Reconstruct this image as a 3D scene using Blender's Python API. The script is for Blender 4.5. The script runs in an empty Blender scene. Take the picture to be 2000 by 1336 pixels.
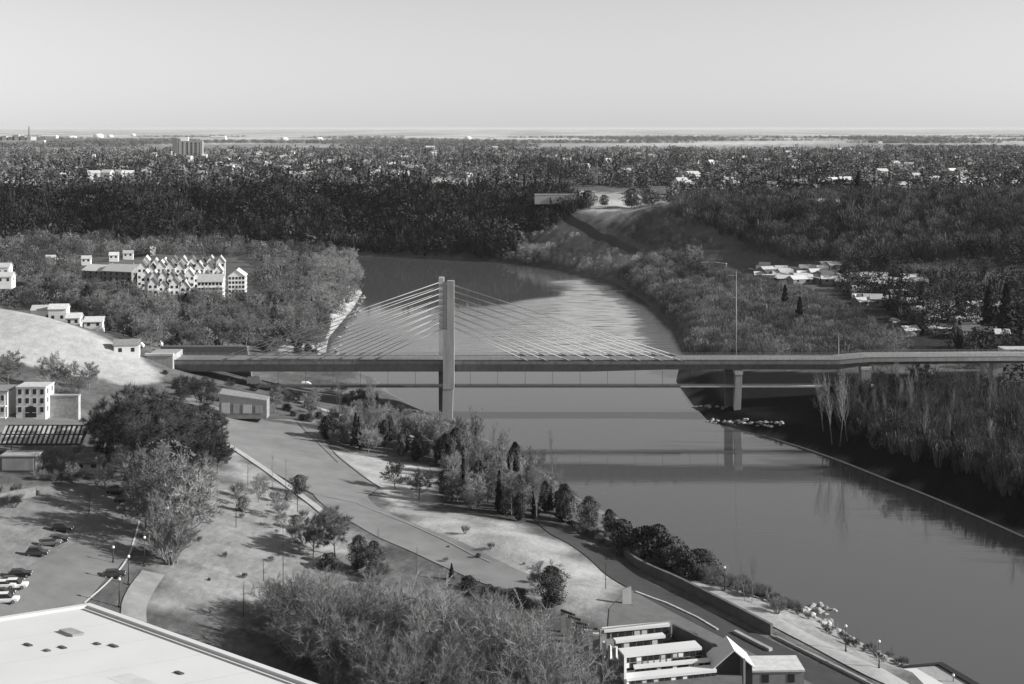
import bpy, bmesh, math, random
import numpy as np
from mathutils import Vector, Matrix
R = math.radians
# ------------------------------------------------------------------ camera, world, sun
F, HC, HZ = 2600.0, 110.0, 250.0          # focal length in photo pixels, camera height, horizon row
cam_d = bpy.data.cameras.new('camera')
cam = bpy.data.objects.new('camera', cam_d)
bpy.context.scene.collection.objects.link(cam)
cam.location = (0, 0, HC)
cam.rotation_euler = (R(90), 0, 0)
cam_d.sensor_width = 36
cam_d.lens = F / 2000 * 36
cam_d.shift_y = -(668 - HZ) / 2000
cam_d.clip_start = 1
cam_d.clip_end = 300000
SC = bpy.context.scene
SC.camera = cam
SUN_EL, SUN_AZ = 23.0, 95.0               # azimuth clockwise from +Y (90 = exactly to the right)
w = bpy.data.worlds.new('World'); SC.world = w; w.use_nodes = True
nt = w.node_tree
for n in list(nt.nodes): nt.nodes.remove(n)
sky = nt.nodes.new('ShaderNodeTexSky'); sky.sky_type = 'NISHITA'; sky.sun_disc = False
sky.sun_elevation = R(SUN_EL); sky.sun_rotation = R(SUN_AZ); sky.altitude = 0
sky.air_density = 1.6; sky.dust_density = 0.04; sky.ozone_density = 1.0
bw = nt.nodes.new('ShaderNodeRGBToBW'); bg = nt.nodes.new('ShaderNodeBackground'); wo = nt.nodes.new('ShaderNodeOutputWorld')
nt.links.new(sky.outputs[0], bw.inputs[0]); nt.links.new(bw.outputs[0], bg.inputs[0]); nt.links.new(bg.outputs[0], wo.inputs[0])
bg.inputs[1].default_value = 0.073
sl = bpy.data.lights.new('sun', 'SUN'); sl.energy = 4.7; sl.angle = R(0.5); sl.color = (1.0, 0.995, 0.985)
so = bpy.data.objects.new('sun', sl); SC.collection.objects.link(so)
sd = Vector((math.sin(R(SUN_AZ)) * math.cos(R(SUN_EL)), math.cos(R(SUN_AZ)) * math.cos(R(SUN_EL)), math.sin(R(SUN_EL))))
so.rotation_euler = sd.to_track_quat('Z', 'Y').to_euler(); so.location = (200, 0, 300)
SC.view_settings.view_transform = 'Standard'; SC.view_settings.look = 'None'
SC.view_settings.exposure = 0.7; SC.view_settings.gamma = 1
SC.render.engine = 'CYCLES'
SC.cycles.max_bounces = 5; SC.cycles.diffuse_bounces = 2; SC.cycles.glossy_bounces = 3
SC.cycles.volume_bounces = 1; SC.cycles.transparent_max_bounces = 8
HAZE = 0.00002
rnd = random.Random(7)
rng = np.random.default_rng(7)

# ------------------------------------------------------------------ helpers
def tag(o, label=None, cat=None, group=None, kind=None):
    if label: o['label'] = label
    if cat: o['category'] = cat
    if group: o['group'] = group
    if kind: o['kind'] = kind
    return o
def link(o, parent=None):
    SC.collection.objects.link(o)
    if parent: o.parent = parent
    return o
def empty(name, loc=(0, 0, 0), rz=0, label=None, cat=None, group=None):
    o = bpy.data.objects.new(name, None); o.empty_display_size = 1
    o.location = loc; o.rotation_euler = (0, 0, rz); link(o)
    return tag(o, label, cat, group)
def raw_mesh(name, V, Fc, mat, parent=None, attr=None, smooth=False):
    """V (n,3), Fc list of face arrays [(m,3) and/or (k,4)]; attr: per-vertex float 'tone'."""
    me = bpy.data.meshes.new(name)
    V = np.asarray(V, dtype=np.float32)
    if not isinstance(Fc, list): Fc = [Fc]
    Fc = [np.asarray(f, dtype=np.int32) for f in Fc if len(f)]
    loops = np.concatenate([f.ravel() for f in Fc])
    tot = np.concatenate([np.full(len(f), f.shape[1], dtype=np.int32) for f in Fc])
    st = np.concatenate([[0], np.cumsum(tot)[:-1]]).astype(np.int32)
    me.vertices.add(len(V)); me.vertices.foreach_set('co', V.ravel())
    me.loops.add(len(loops)); me.loops.foreach_set('vertex_index', loops)
    me.polygons.add(len(tot)); me.polygons.foreach_set('loop_start', st); me.polygons.foreach_set('loop_total', tot)
    if smooth: me.polygons.foreach_set('use_smooth', np.ones(len(tot), dtype=bool))
    me.update(calc_edges=True)
    if attr is not None:
        a = me.attributes.new('tone', 'FLOAT', 'POINT'); a.data.foreach_set('value', np.asarray(attr, dtype=np.float32))
    me.materials.append(mat)
    o = bpy.data.objects.new(name, me)
    return link(o, parent)
class MB:
    def __init__(s): s.v = []; s.f = []
    def box(s, x0, x1, y0, y1, z0, z1):
        b = len(s.v)
        s.v += [(x0,y0,z0),(x1,y0,z0),(x1,y1,z0),(x0,y1,z0),(x0,y0,z1),(x1,y0,z1),(x1,y1,z1),(x0,y1,z1)]
        s.f += [(b+3,b+2,b+1,b),(b+4,b+5,b+6,b+7),(b,b+1,b+5,b+4),(b+1,b+2,b+6,b+5),(b+2,b+3,b+7,b+6),(b+3,b,b+4,b+7)]
        return s
    def poly(s, pts):
        b = len(s.v); s.v += [tuple(p) for p in pts]; s.f.append(tuple(range(b, b+len(pts)))); return s
    def prism(s, pts, z0, z1):
        n = len(pts); b = len(s.v)
        s.v += [(p[0], p[1], z0) for p in pts] + [(p[0], p[1], z1) for p in pts]
        s.f.append(tuple(range(b+n-1, b-1, -1))); s.f.append(tuple(range(b+n, b+2*n)))
        for i in range(n):
            j = (i+1) % n; s.f.append((b+i, b+j, b+n+j, b+n+i))
        return s
    def loft(s, secs, caps=True):
        """secs: list of rings with equal point counts"""
        n = len(secs[0]); b = len(s.v)
        for r in secs: s.v += [tuple(p) for p in r]
        for k in range(len(secs)-1):
            for i in range(n):
                j = (i+1) % n
                s.f.append((b+k*n+i, b+k*n+j, b+(k+1)*n+j, b+(k+1)*n+i))
        if caps:
            s.f.append(tuple(b+i for i in range(n-1, -1, -1))); s.f.append(tuple(b+(len(secs)-1)*n+i for i in range(n)))
        return s
    def tube(s, p, q, r0, r1=None, n=8):
        if r1 is None: r1 = r0
        p = Vector(p); q = Vector(q); d = (q-p)
        if d.length < 1e-6: return s
        d.normalize(); a = d.orthogonal().normalized(); c = d.cross(a)
        rings = []
        for P, rr in ((p, r0), (q, r1)):
            rings.append([P + a*rr*math.cos(2*math.pi*i/n) + c*rr*math.sin(2*math.pi*i/n) for i in range(n)])
        return s.loft(rings)
    def build(s, name, mat, parent=None, smooth=False):
        me = bpy.data.meshes.new(name); me.from_pydata([tuple(v) for v in s.v], [], s.f); me.update()
        if smooth: me.polygons.foreach_set('use_smooth', [True]*len(me.polygons))
        me.materials.append(mat)
        return link(bpy.data.objects.new(name, me), parent)
MATS = {}
def mat(name, v, rough=0.85, amt=0.25, scale=0.5, bump=0.0, spec=0.25, detail=6, objrand=0.0, tone=False, stretch=None, coords='Object'):
    """grey material: value v modulated by fractal noise; tone = per-vertex albedo; objrand = variation from one copy to the next"""
    m = bpy.data.materials.new(name); m.use_nodes = True; t = m.node_tree; b = t.nodes['Principled BSDF']
    b.inputs['Roughness'].default_value = rough; b.inputs['Specular IOR Level'].default_value = spec
    tc = t.nodes.new('ShaderNodeTexCoord'); src = tc.outputs[coords]
    if stretch:
        mp = t.nodes.new('ShaderNodeMapping'); mp.inputs['Scale'].default_value = stretch
        t.links.new(src, mp.inputs[0]); src = mp.outputs[0]
    nz = t.nodes.new('ShaderNodeTexNoise'); nz.inputs['Scale'].default_value = scale; nz.inputs['Detail'].default_value = detail
    nz.inputs['Roughness'].default_value = 0.62
    t.links.new(src, nz.inputs['Vector'])
    mr = t.nodes.new('ShaderNodeMapRange'); mr.inputs[1].default_value = 0.25; mr.inputs[2].default_value = 0.75
    mr.inputs[3].default_value = 1-amt; mr.inputs[4].default_value = 1+amt
    t.links.new(nz.outputs[0], mr.inputs[0]); cur = mr.outputs[0]
    def mul(a, bval):
        n = t.nodes.new('ShaderNodeMath'); n.operation = 'MULTIPLY'; t.links.new(a, n.inputs[0])
        if isinstance(bval, float): n.inputs[1].default_value = bval
        else: t.links.new(bval, n.inputs[1])
        return n.outputs[0]
    if tone:
        at = t.nodes.new('ShaderNodeAttribute'); at.attribute_name = 'tone'; cur = mul(cur, at.outputs['Fac'])
    else: cur = mul(cur, float(v))
    if objrand:
        oi = t.nodes.new('ShaderNodeObjectInfo'); m2 = t.nodes.new('ShaderNodeMapRange')
        m2.inputs[3].default_value = 1-objrand; m2.inputs[4].default_value = 1+objrand
        t.links.new(oi.outputs['Random'], m2.inputs[0]); cur = mul(cur, m2.outputs[0])
    t.links.new(cur, b.inputs['Base Color'])
    if bump:
        bp = t.nodes.new('ShaderNodeBump'); bp.inputs['Strength'].default_value = 1; bp.inputs['Distance'].default_value = bump
        t.links.new(nz.outputs[0], bp.inputs['Height']); t.links.new(bp.outputs[0], b.inputs['Normal'])
    MATS[name] = m
    return m

# ------------------------------------------------------------------ geometry of the view
def UW(px, py, z=0.0):
    Y = F*(HC-z)/(py-HZ); return ((px-1000)*Y/F, Y)
def U3(px, py, z): x, y = UW(px, py, z); return (x, y, z)
def proj(X, Y, Z): return 1000+F*X/Y, HZ+F*(HC-Z)/Y

river_px = [(2400,1800),(2050,1500),(1930,1400),(1850,1330),(1760,1296),(1700,1268),(1610,1213),(1560,1190),(1470,1148),(1400,1108),(1330,1083),
 (1260,1050),(1200,1010),(1130,975),(1070,930),(1010,890),(930,850),(872,826),(800,790),(760,768),(735,742),(690,722),(632,704),(640,660),(688,602),(706,572),(694,545),(688,515)]
riv = [UW(a, b) for a, b in river_px]
riv += [(-140,1078),(-300,1092),(-600,1100),(-2500,1100),(-2500,1160),(-600,1155),(-200,1150)]
riv += [UW(a, b) for a, b in [(690,500),(830,503),(960,510),(1080,522),(1200,550),(1262,590),(1312,640),(1335,690),(1322,745),(1355,790),(1385,822),(1500,852),(1600,885),(1740,940),(1850,985),(2000,1050),(2200,1140),(2600,1330),(3200,1800)]]
RIV = np.array(riv)
def inpoly(X, Y, P):
    P = np.asarray(P); ins = np.zeros(X.shape, bool); n = len(P)
    for i in range(n):
        x0, y0 = P[i]; x1, y1 = P[(i+1) % n]
        c = ((y0 > Y) != (y1 > Y))
        if y0 != y1: ins ^= c & (X < (x1-x0)*(Y-y0)/(y1-y0)+x0)
    return ins
def dist_line(X, Y, P, closed=True):
    P = np.asarray(P); d = np.full(X.shape, 1e12); n = len(P)
    for i in range(n if closed else n-1):
        x0, y0 = P[i]; x1, y1 = P[(i+1) % n]; dx, dy = x1-x0, y1-y0
        t = np.clip(((X-x0)*dx+(Y-y0)*dy)/(dx*dx+dy*dy+1e-9), 0, 1)
        d = np.minimum(d, (X-x0-t*dx)**2+(Y-y0-t*dy)**2)
    return np.sqrt(d)
def sdist(X, Y):
    d = dist_line(X, Y, RIV); return np.where(inpoly(X, Y, RIV), -d, d)
ctl = [(0,1336,22),(300,1336,16),(600,1336,12),(900,1336,9.5),(1200,1336,8),(1500,1336,6.5),(1750,1336,6),(0,1190,25),(0,1050,26),(150,1100,24.5),(250,1150,22),
 (170,950,25),(280,1000,22),(330,1150,20),(400,1190,18),(550,1190,15),(700,1200,11.5),(400,1060,19),(400,960,19.5),(500,1000,17),(600,1060,15),(600,980,13.8),(700,1100,12.5),
 (450,830,14),(620,825,12),(500,900,14.5),(430,870,17),(560,955,14),(620,870,11),(730,950,9),(850,940,7),(800,1000,10),(900,1010,11),(1000,1050,12),(1100,1060,9),(900,1090,9.5),
 (750,1050,11.3),(1000,1150,10),(1150,1150,9),(1200,1120,6.5),(1100,1045,6.5),(1300,1170,6.5),(1450,1250,6.3),(1600,1310,6),(1000,1000,8),
 (0,830,27),(170,830,26),(0,900,26.5),(170,900,26),(100,780,26.5),(0,760,28),(250,880,22),(330,900,20),(400,800,18),
 (0,600,40),(100,630,36.5),(200,670,30),(290,700,24),(200,735,22),(100,720,25.5),(0,690,30),(300,740,20),(340,722,20),(-300,650,42),(-600,900,40),(-400,1200,30),
 (350,585,12),(500,590,10),(600,640,6),(450,640,9),(200,560,13),(0,560,15),(450,700,14),(550,745,10),(630,735,7),(540,790,12),(640,800,7),(700,790,5),
 (1400,600,8),(1600,650,8),(1450,700,7),(1700,600,10),(1900,620,10),(1500,530,11),(2000,700,9),(1300,560,6),(1400,522,11),(1700,560,11),(2000,565,12),
 (1300,405,46),(1600,418,46),(2000,430,46),(1800,424,46),(2300,430,46),(2600,560,15),
 (1600,840,5),(1700,850,6),(1900,900,7),(2000,900,8),(2000,800,8),(1800,760,8),(1500,762,6),(2300,1000,9),(2700,1200,10),(1500,810,4),(2600,800,10)]
pts = [(UW(a, b, z)+(z,)) for a, b, z in ctl]
pts += [(-215,600,20),(-150,610,14),(-260,650,17),(-100,600,10),(-300,560,30),(-250,900,13),(-400,1000,14),(-150,950,8),(-100,1020,6),(-400,800,16),(-600,1040,14),(-1200,1040,14),
 (-127,500,19),(-120,545,16),(-80,505,8),(-60,480,5),(-600,600,30),(-70,540,8),(-1000,700,40),(40,100,8),(-100,80,25),(150,100,6),(-300,250,32),(300,260,8),(0,20,8),(-400,0,30),(500,0,10),
 (600,300,12),(900,600,14),(1500,900,40),(500,800,13),(700,950,48)]
for X in (-1600,-900,-500,-200,0,90): pts += [(X,1195,40),(X,1260,47)]
for X in (-3000,-1600,-900,-500,-200,0,200,500,900,1600,3000): pts += [(X,1400,48),(X,2200,48),(X,4500,47)]
for X in (-20000,-5000,0,5000,20000): pts += [(X,9000,46),(X,25000,44),(X,60000,44)]
pts += [(200,1100,47),(350,1080,47),(700,1080,48)]
PT = np.array(pts)
def cw(X, Y):
    Yc = np.maximum(Y, 60.0)
    return X/Yc*1.3, np.log(Yc)*1.6
def _fit():
    u, v = cw(PT[:,0], PT[:,1]); n = len(PT)
    D = np.sqrt((u[:,None]-u)**2+(v[:,None]-v)**2+0.0002)
    A = np.zeros((n+1, n+1)); A[:n,:n] = D - np.eye(n)*0.01; A[:n,n] = 1; A[n,:n] = 1
    return u, v, np.linalg.solve(A, np.concatenate([PT[:,2], [0]]))
_u, _v, _w = _fit()
def base_h(X, Y):
    u, v = cw(X, Y); out = np.full(X.shape, _w[-1])
    for i in range(len(_u)): out += _w[i]*np.sqrt((u-_u[i])**2+(v-_v[i])**2+0.0002)
    return out
def H(X, Y):
    X = np.asarray(X, float); Y = np.asarray(Y, float); sh = X.shape; X = X.ravel(); Y = Y.ravel()
    b = np.maximum(base_h(X, Y), 2.0); d = sdist(X, Y)
    far = np.clip((Y-600)/500, 0, 1)
    rough = 0.5*np.sin(X*0.11+np.sin(Y*0.05)*2)*np.sin(Y*0.083+X*0.02)*(0.25+far*3)
    k = 0.42+0.1*np.sin(X*0.05+Y*0.031)+far*0.06
    bank = 0.15+k*d + far*0.25*np.sin(d*0.1+X*0.03)*np.clip(d*0.1,0,4)
    s = 1.2; m = np.minimum(b, bank); m = m - s*np.exp(-np.abs(b-bank)/s/2)*0.35*np.clip(d/4, 0, 1)
    z = np.where(d > 0, np.maximum(m, 0.12)+np.clip(d/30, 0, 1)*rough*np.clip((b-3)/10, 0, 1), np.maximum(-4.0, 0.15+0.35*d))
    return z.reshape(sh)
def h1(x, y): return float(H(np.array([x]), np.array([y]))[0])
_YS = np.geomspace(90, 40000, 2600)
def hit(px, py, lift=0.0):
    """first point of the ground that the photo's ray (px, py) meets"""
    X = (px-1000)*_YS/F; Z = HC-(py-HZ)*_YS/F; g = H(X, _YS)+lift
    k = np.argmax(g >= Z)
    if k == 0: k = 1
    a0 = Z[k-1]-g[k-1]; a1 = Z[k]-g[k]; t = a0/(a0-a1+1e-12)
    Y = _YS[k-1]+t*(_YS[k]-_YS[k-1]); X = (px-1000)*Y/F
    return (X, Y, h1(X, Y))

# ------------------------------------------------------------------ ground with land cover, painted shade and haze
cover = [  # photo outline of the patch on the ground, albedo, feather metres
 ([(0,598),(100,622),(200,660),(265,690),(300,720),(320,745),(250,755),(200,742),(60,715),(0,695),(-400,700),(-400,600)], 0.40, 1.5),
 ([(770,990),(860,1000),(1000,1030),(1090,1060),(1200,1125),(1180,1165),(1080,1150),(1000,1110),(900,1085),(800,1030)], 0.37, 5),
 ([(1000,1080),(1200,1125),(1230,1200),(1100,1190),(1040,1150)], 0.34, 3),
 ([(380,930),(620,985),(680,1100),(560,1195),(300,1195),(330,1090)], 0.25, 4),
 ([(430,860),(560,950),(600,1000),(700,1060),(600,1080),(450,960)], 0.30, 5),
 ([(640,878),(850,915),(850,985),(770,990),(740,955)], 0.38, 1.5),
 ([(0,950),(170,950),(180,1060),(60,1130),(0,1170),(-200,1200)], 0.20, 2),
 ([(500,590),(600,600),(660,640),(640,690),(400,690),(300,640)], 0.20, 12),
 ([(560,620),(690,560),(712,572),(650,680),(560,690)], 0.40, 4),
 ([(1230,1130),(1420,1215),(1660,1336),(1300,1336),(1150,1200)], 0.17, 3),
 ([(1260,1060),(1420,1130),(1600,1200),(1800,1300),(1740,1336),(1400,1170)], 0.27, 2),
 ([(560,735),(700,800),(850,840),(860,880),(600,860),(540,800)], 0.13, 5),
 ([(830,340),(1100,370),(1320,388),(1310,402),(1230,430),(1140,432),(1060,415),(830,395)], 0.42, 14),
 ([(1050,410),(1095,412),(1150,455),(1250,505),(1210,530),(1120,500),(1060,470)], 0.27, 8),
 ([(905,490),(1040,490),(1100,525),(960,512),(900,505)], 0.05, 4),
 ([(1340,740),(1900,735),(2300,800),(2300,1100),(2000,1050),(1740,940),(1500,850),(1380,820)], 0.012, 3),  # shade under the right bank trees, painted as near black ground
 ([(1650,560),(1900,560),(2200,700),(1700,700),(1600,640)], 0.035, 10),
]
def tone_at(X, Y, Z):
    t = np.full(X.shape, 0.115)
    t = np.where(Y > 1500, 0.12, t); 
    fz = np.clip((Y-3000)/2500, 0, 1); t = t*(1-fz)+0.40*fz  # distance haze painted into the far plain as a paler albedo
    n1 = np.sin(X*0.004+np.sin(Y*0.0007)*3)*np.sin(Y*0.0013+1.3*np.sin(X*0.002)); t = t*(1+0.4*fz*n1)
    ny = np.clip((900-Y)/300, 0, 1); t = t*(1+ny*0.28*np.sin(X*0.09+2*np.sin(Y*0.07))*np.sin(Y*0.13+1.5*np.sin(X*0.05)))
    t = t*(1+ny*.35*(np.random.default_rng(5).random(X.shape)-.5))
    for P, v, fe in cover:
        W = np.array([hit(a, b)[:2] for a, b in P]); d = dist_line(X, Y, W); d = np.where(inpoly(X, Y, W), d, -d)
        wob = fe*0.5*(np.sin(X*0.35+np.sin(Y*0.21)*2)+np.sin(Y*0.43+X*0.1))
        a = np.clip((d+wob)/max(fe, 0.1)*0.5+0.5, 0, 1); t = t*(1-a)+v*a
    gr = np.random.default_rng(6).random(X.shape)-.5; t = t*(1+.22*gr*np.clip((900-Y)/300, 0, 1)*(t < .33)+.05*gr)
    bl = np.sin(X*.21+2*np.sin(Y*.16))*np.sin(Y*.33+1.7*np.sin(X*.12)); t = t*(1+.16*bl*(Y < 420)*(t < .4))
    d = sdist(X, Y); a = np.clip(1-np.abs(d-0.8)/1.5, 0, 1)*0.6*(Y < 700)*(X < 60); t = t*(1-a)+0.22*a
    return t
m_ground = mat('ground_soil', 0.1, 0.95, 0.34, 0.22, bump=0.4, tone=True, detail=12, spec=0.05)
for n_ in m_ground.node_tree.nodes:
    if n_.type == 'TEX_NOISE': n_.inputs['Roughness'].default_value = 0.78
ys = [-200.0, 0.0, 60.0, 100.0]
y = 130.0
while y < 1400: ys.append(y); y *= 1.0062
while y < 117000: ys.append(y); y *= 1.022
ys = np.array(ys)
ss = np.concatenate([-np.geomspace(1.6, 0.47, 26), np.linspace(-0.46, 0.46, 400), np.geomspace(0.47, 1.6, 26)])
GX = np.outer(np.maximum(ys, 0)+60.0, ss); GY = np.repeat(ys[:,None], len(ss), 1)
GZ = H(GX, np.maximum(GY, 60))
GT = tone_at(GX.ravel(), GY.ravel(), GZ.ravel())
nr, nc = GX.shape
idx = np.arange(nr*nc).reshape(nr, nc)
quads = np.stack([idx[:-1,:-1], idx[:-1,1:], idx[1:,1:], idx[1:,:-1]], -1).reshape(-1, 4)
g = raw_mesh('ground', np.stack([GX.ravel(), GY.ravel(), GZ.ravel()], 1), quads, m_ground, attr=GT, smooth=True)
tag(g, kind='structure')

# ------------------------------------------------------------------ river water
mw = bpy.data.materials.new('river_water'); mw.use_nodes = True; t = mw.node_tree; b = t.nodes['Principled BSDF']
b.inputs['IOR'].default_value = 1.4; b.inputs['Specular IOR Level'].default_value = 0.5
tc = t.nodes.new('ShaderNodeTexCoord')
mp = t.nodes.new('ShaderNodeMapping'); mp.inputs['Scale'].default_value = (0.05, 0.5, 1); t.links.new(tc.outputs['Object'], mp.inputs[0])
n1 = t.nodes.new('ShaderNodeTexNoise'); n1.inputs['Scale'].default_value = 1.2; n1.inputs['Detail'].default_value = 5; t.links.new(mp.outputs[0], n1.inputs['Vector'])
at = t.nodes.new('ShaderNodeAttribute'); at.attribute_name = 'tone'      # 1 where the current breaks into riffles over the shallows
md = t.nodes.new('ShaderNodeMapRange'); md.inputs[3].default_value = 0.012; md.inputs[4].default_value = 0.16
t.links.new(at.outputs['Fac'], md.inputs[0])
mrr = t.nodes.new('ShaderNodeMapRange'); mrr.inputs[3].default_value = 0.035; mrr.inputs[4].default_value = 0.38
t.links.new(at.outputs['Fac'], mrr.inputs[0]); t.links.new(mrr.outputs[0], b.inputs['Roughness'])
mp2 = t.nodes.new('ShaderNodeMapping'); mp2.inputs['Scale'].default_value = (0.05, 0.42, 1); mp2.inputs['Rotation'].default_value = (0, 0, R(18))
t.links.new(tc.outputs['Object'], mp2.inputs[0])
n2 = t.nodes.new('ShaderNodeTexNoise'); n2.inputs['Scale'].default_value = 1.0; n2.inputs['Detail'].default_value = 8; n2.inputs['Roughness'].default_value = .7; t.links.new(mp2.outputs[0], n2.inputs['Vector'])
cr = t.nodes.new('ShaderNodeMapRange'); cr.inputs[1].default_value = 0.38; cr.inputs[2].default_value = 0.52; cr.inputs[3].default_value = 0.05; cr.inputs[4].default_value = 0.46
t.links.new(n2.outputs[0], cr.inputs[0])
mx = t.nodes.new('ShaderNodeMix'); mx.data_type = 'FLOAT'; mx.inputs[2].default_value = 0.085
t.links.new(at.outputs['Fac'], mx.inputs[0]); t.links.new(cr.outputs[0], mx.inputs[3]); t.links.new(mx.outputs[0], b.inputs['Base Color'])
bp = t.nodes.new('ShaderNodeBump'); bp.inputs['Strength'].default_value = 1
t.links.new(n1.outputs[0], bp.inputs['Height']); t.links.new(md.outputs[0], bp.inputs['Distance']); t.links.new(bp.outputs[0], b.inputs['Normal'])
wy = np.concatenate([[-100, 60], np.geomspace(130, 1300, 330)]); ws = np.linspace(-1, 1, 300)
WX = np.outer(np.maximum(wy, 0)+120, ws); WX[wy > 900] *= 1.9; WY = np.repeat(wy[:,None], len(ws), 1)
sh_poly = np.array([UW(a, b) for a, b in [(1068,548),(1120,545),(1200,565),(1262,600),(1310,650),(1335,705),(620,705),(660,640),(760,618),(900,604),(1000,592),(1085,578),(1092,562)]])
dd = dist_line(WX.ravel(), WY.ravel(), sh_poly); dd = np.where(inpoly(WX.ravel(), WY.ravel(), sh_poly), dd, -dd)
fx = np.clip((1000+F*WX.ravel()/np.maximum(WY.ravel(), 60)-820)/300, 0.25, 1)
WT = np.clip((dd+3*np.sin(WX.ravel()*0.15)+3)/8, 0, 1)*fx
wi = np.arange(WX.size).reshape(WX.shape)
wq = np.stack([wi[:-1,:-1], wi[:-1,1:], wi[1:,1:], wi[1:,:-1]], -1).reshape(-1, 4)
wt = raw_mesh('river', np.stack([WX.ravel(), WY.ravel(), np.zeros(WX.size)], 1), wq, mw, attr=WT, smooth=True)
tag(wt, kind='structure')
# ------------------------------------------------------------------ draped roads, paths and paved areas
def strip(name, px_line, width, m, off=0.12, kind='structure', world=None, step=2.0, label=None, cat=None):
    W = world if world else [hit(a, b)[:2] for a, b in px_line]
    P = [Vector(p) for p in W]; pts = []
    for i in range(len(P)-1):                    # Catmull-Rom through the points
        p0 = P[max(i-1, 0)]; p1 = P[i]; p2 = P[i+1]; p3 = P[min(i+2, len(P)-1)]
        n = max(2, int((p2-p1).length/step))
        for k in range(n):
            u = k/n; pts.append(0.5*((2*p1)+(-p0+p2)*u+(2*p0-5*p1+4*p2-p3)*u*u+(-p0+3*p1-3*p2+p3)*u**3))
    pts.append(P[-1]); ws = width if callable(width) else (lambda t: width)
    V = []; nx = 6
    for i, p in enumerate(pts):
        d = (pts[min(i+1, len(pts)-1)]-pts[max(i-1, 0)]).normalized(); nrm = Vector((-d.y, d.x)); wd = ws(i/(len(pts)-1))
        for j in range(nx+1):
            q = p+nrm*wd*(j/nx-0.5); V.append((q.x, q.y))
    V = np.array(V); Z = H(V[:,0], V[:,1])+off
    Fq = [(i*(nx+1)+j, i*(nx+1)+j+1, (i+1)*(nx+1)+j+1, (i+1)*(nx+1)+j) for i in range(len(pts)-1) for j in range(nx)]
    Fq = np.array(Fq)[:, ::-1]
    o = raw_mesh(name, np.column_stack([V, Z]), Fq, m, smooth=True)
    tag(o, label, cat, kind=kind); return o, pts
def drape(name, px_poly, m, off=0.12, world=None, cell=2.5):
    W = world if world else [hit(a, b)[:2] for a, b in px_poly]
    bm = bmesh.new(); f = bm.faces.new([bm.verts.new((x, y, 0)) for x, y in W])
    xs = [p[0] for p in W]; ysx = [p[1] for p in W]
    bmesh.ops.triangulate(bm, faces=bm.faces[:])
    for ax, lo, hi in ((0, min(xs), max(xs)), (1, min(ysx), max(ysx))):
        k = lo+cell
        while k < hi:
            co = (k, 0, 0) if ax == 0 else (0, k, 0); no = (1, 0, 0) if ax == 0 else (0, 1, 0)
            bmesh.ops.bisect_plane(bm, geom=bm.verts[:]+bm.edges[:]+bm.faces[:], plane_co=co, plane_no=no); k += cell
    bm.verts.ensure_lookup_table()
    V = np.array([(v.co.x, v.co.y) for v in bm.verts]); Z = H(V[:,0], V[:,1])+off
    for v, z in zip(bm.verts, Z): v.co.z = z
    bmesh.ops.recalc_face_normals(bm, faces=bm.faces[:])
    if bm.faces and sum(f.normal.z for f in bm.faces) < 0: bmesh.ops.reverse_faces(bm, faces=bm.faces[:])
    me = bpy.data.meshes.new(name); bm.to_mesh(me); bm.free(); me.materials.append(m)
    return tag(link(bpy.data.objects.new(name, me)), kind='structure')
m_road_l = mat('worn_pale_asphalt', 0.20, 0.9, 0.22, 0.12, spec=0.2, detail=12)
m_road_d = mat('dark_asphalt', 0.055, 0.85, 0.2, 0.3)
m_park = mat('car_park_asphalt', 0.17, 0.9, 0.25, 0.15, detail=12)
m_path = mat('pale_gravel', 0.36, 0.95, 0.18, 0.6)
m_pave = mat('promenade_paving', 0.33, 0.9, 0.2, 0.8)
m_white = mat('white_paint', 0.75, 0.7, 0.08, 0.5)
m_conc = mat('bridge_concrete', 0.33, 0.85, 0.24, 0.8, bump=0.02, stretch=(1, 1, .12))
m_conc_l = mat('pale_concrete', 0.48, 0.85, 0.15, 0.5)
m_conc_d = mat('dark_concrete_and_shade', 0.12, 0.9, 0.25, 0.5)  # dark concrete; also painted shade on far leg, river wall and courtyard
m_steel = mat('grey_steel', 0.22, 0.5, 0.1, 0.5, spec=0.5)
m_black = mat('black_paint', 0.02, 0.5, 0.1, 1.0, spec=0.4)
m_stone = mat('rubble_stone', 0.30, 0.95, 0.35, 0.9, objrand=0.5)
road, _ = strip('road', [(330,778),(420,815),(500,855),(580,895),(640,935),(680,985),(760,1030),(860,1075),(960,1120),(1060,1160)], lambda u: 19-7*u, m_road_l, 0.14)
drape('side_road', [(425,812),(615,822),(645,880),(740,952),(700,985),(610,965),(470,885),(420,850)], m_road_l, 0.20)
strip('footpath', [(432,862),(500,905),(560,948),(610,985),(640,1010)], 2.2, m_path, 0.22)
strip('riverside_road', [(1060,1015),(1120,1058),(1180,1096),(1240,1140),(1330,1186),(1430,1235),(1530,1285),(1640,1340),(1760,1410)], lambda u: 5.0+3.2*min(1, u*2.2), m_road_d, 0.16)
strip('promenade', [(1215,1078),(1300,1120),(1400,1160),(1500,1208),(1600,1258),(1720,1318),(1850,1390)], lambda u: 2.5+4.5*u, m_pave, 0.18)
strip('ravine_road', [(1085,408),(1110,428),(1150,450),(1200,475),(1255,502)], 7, m_road_d, .5)
strip('field_track', [(1060,420),(1120,416),(1200,404),(1300,396)], 6, m_path, .5)
strip('bank_trail', [(1490,851),(1600,886),(1740,940),(1850,984),(2000,1049),(2200,1140)], 0.6, m_path, 0.10)
strip('gravel_track', [(545,755),(600,790),(690,820),(790,850),(850,862)], 3.2, m_path, 0.22)
drape('car_park', [(178,950),(268,975),(278,1040),(255,1085),(165,1185),(100,1230),(0,1230),(-60,1190),(150,1060),(175,1000)], m_park, 0.14)
drape('upper_road', [(-200,818),(0,812),(172,806),(176,838),(0,846),(-200,852)], m_park, 0.16)
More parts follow.
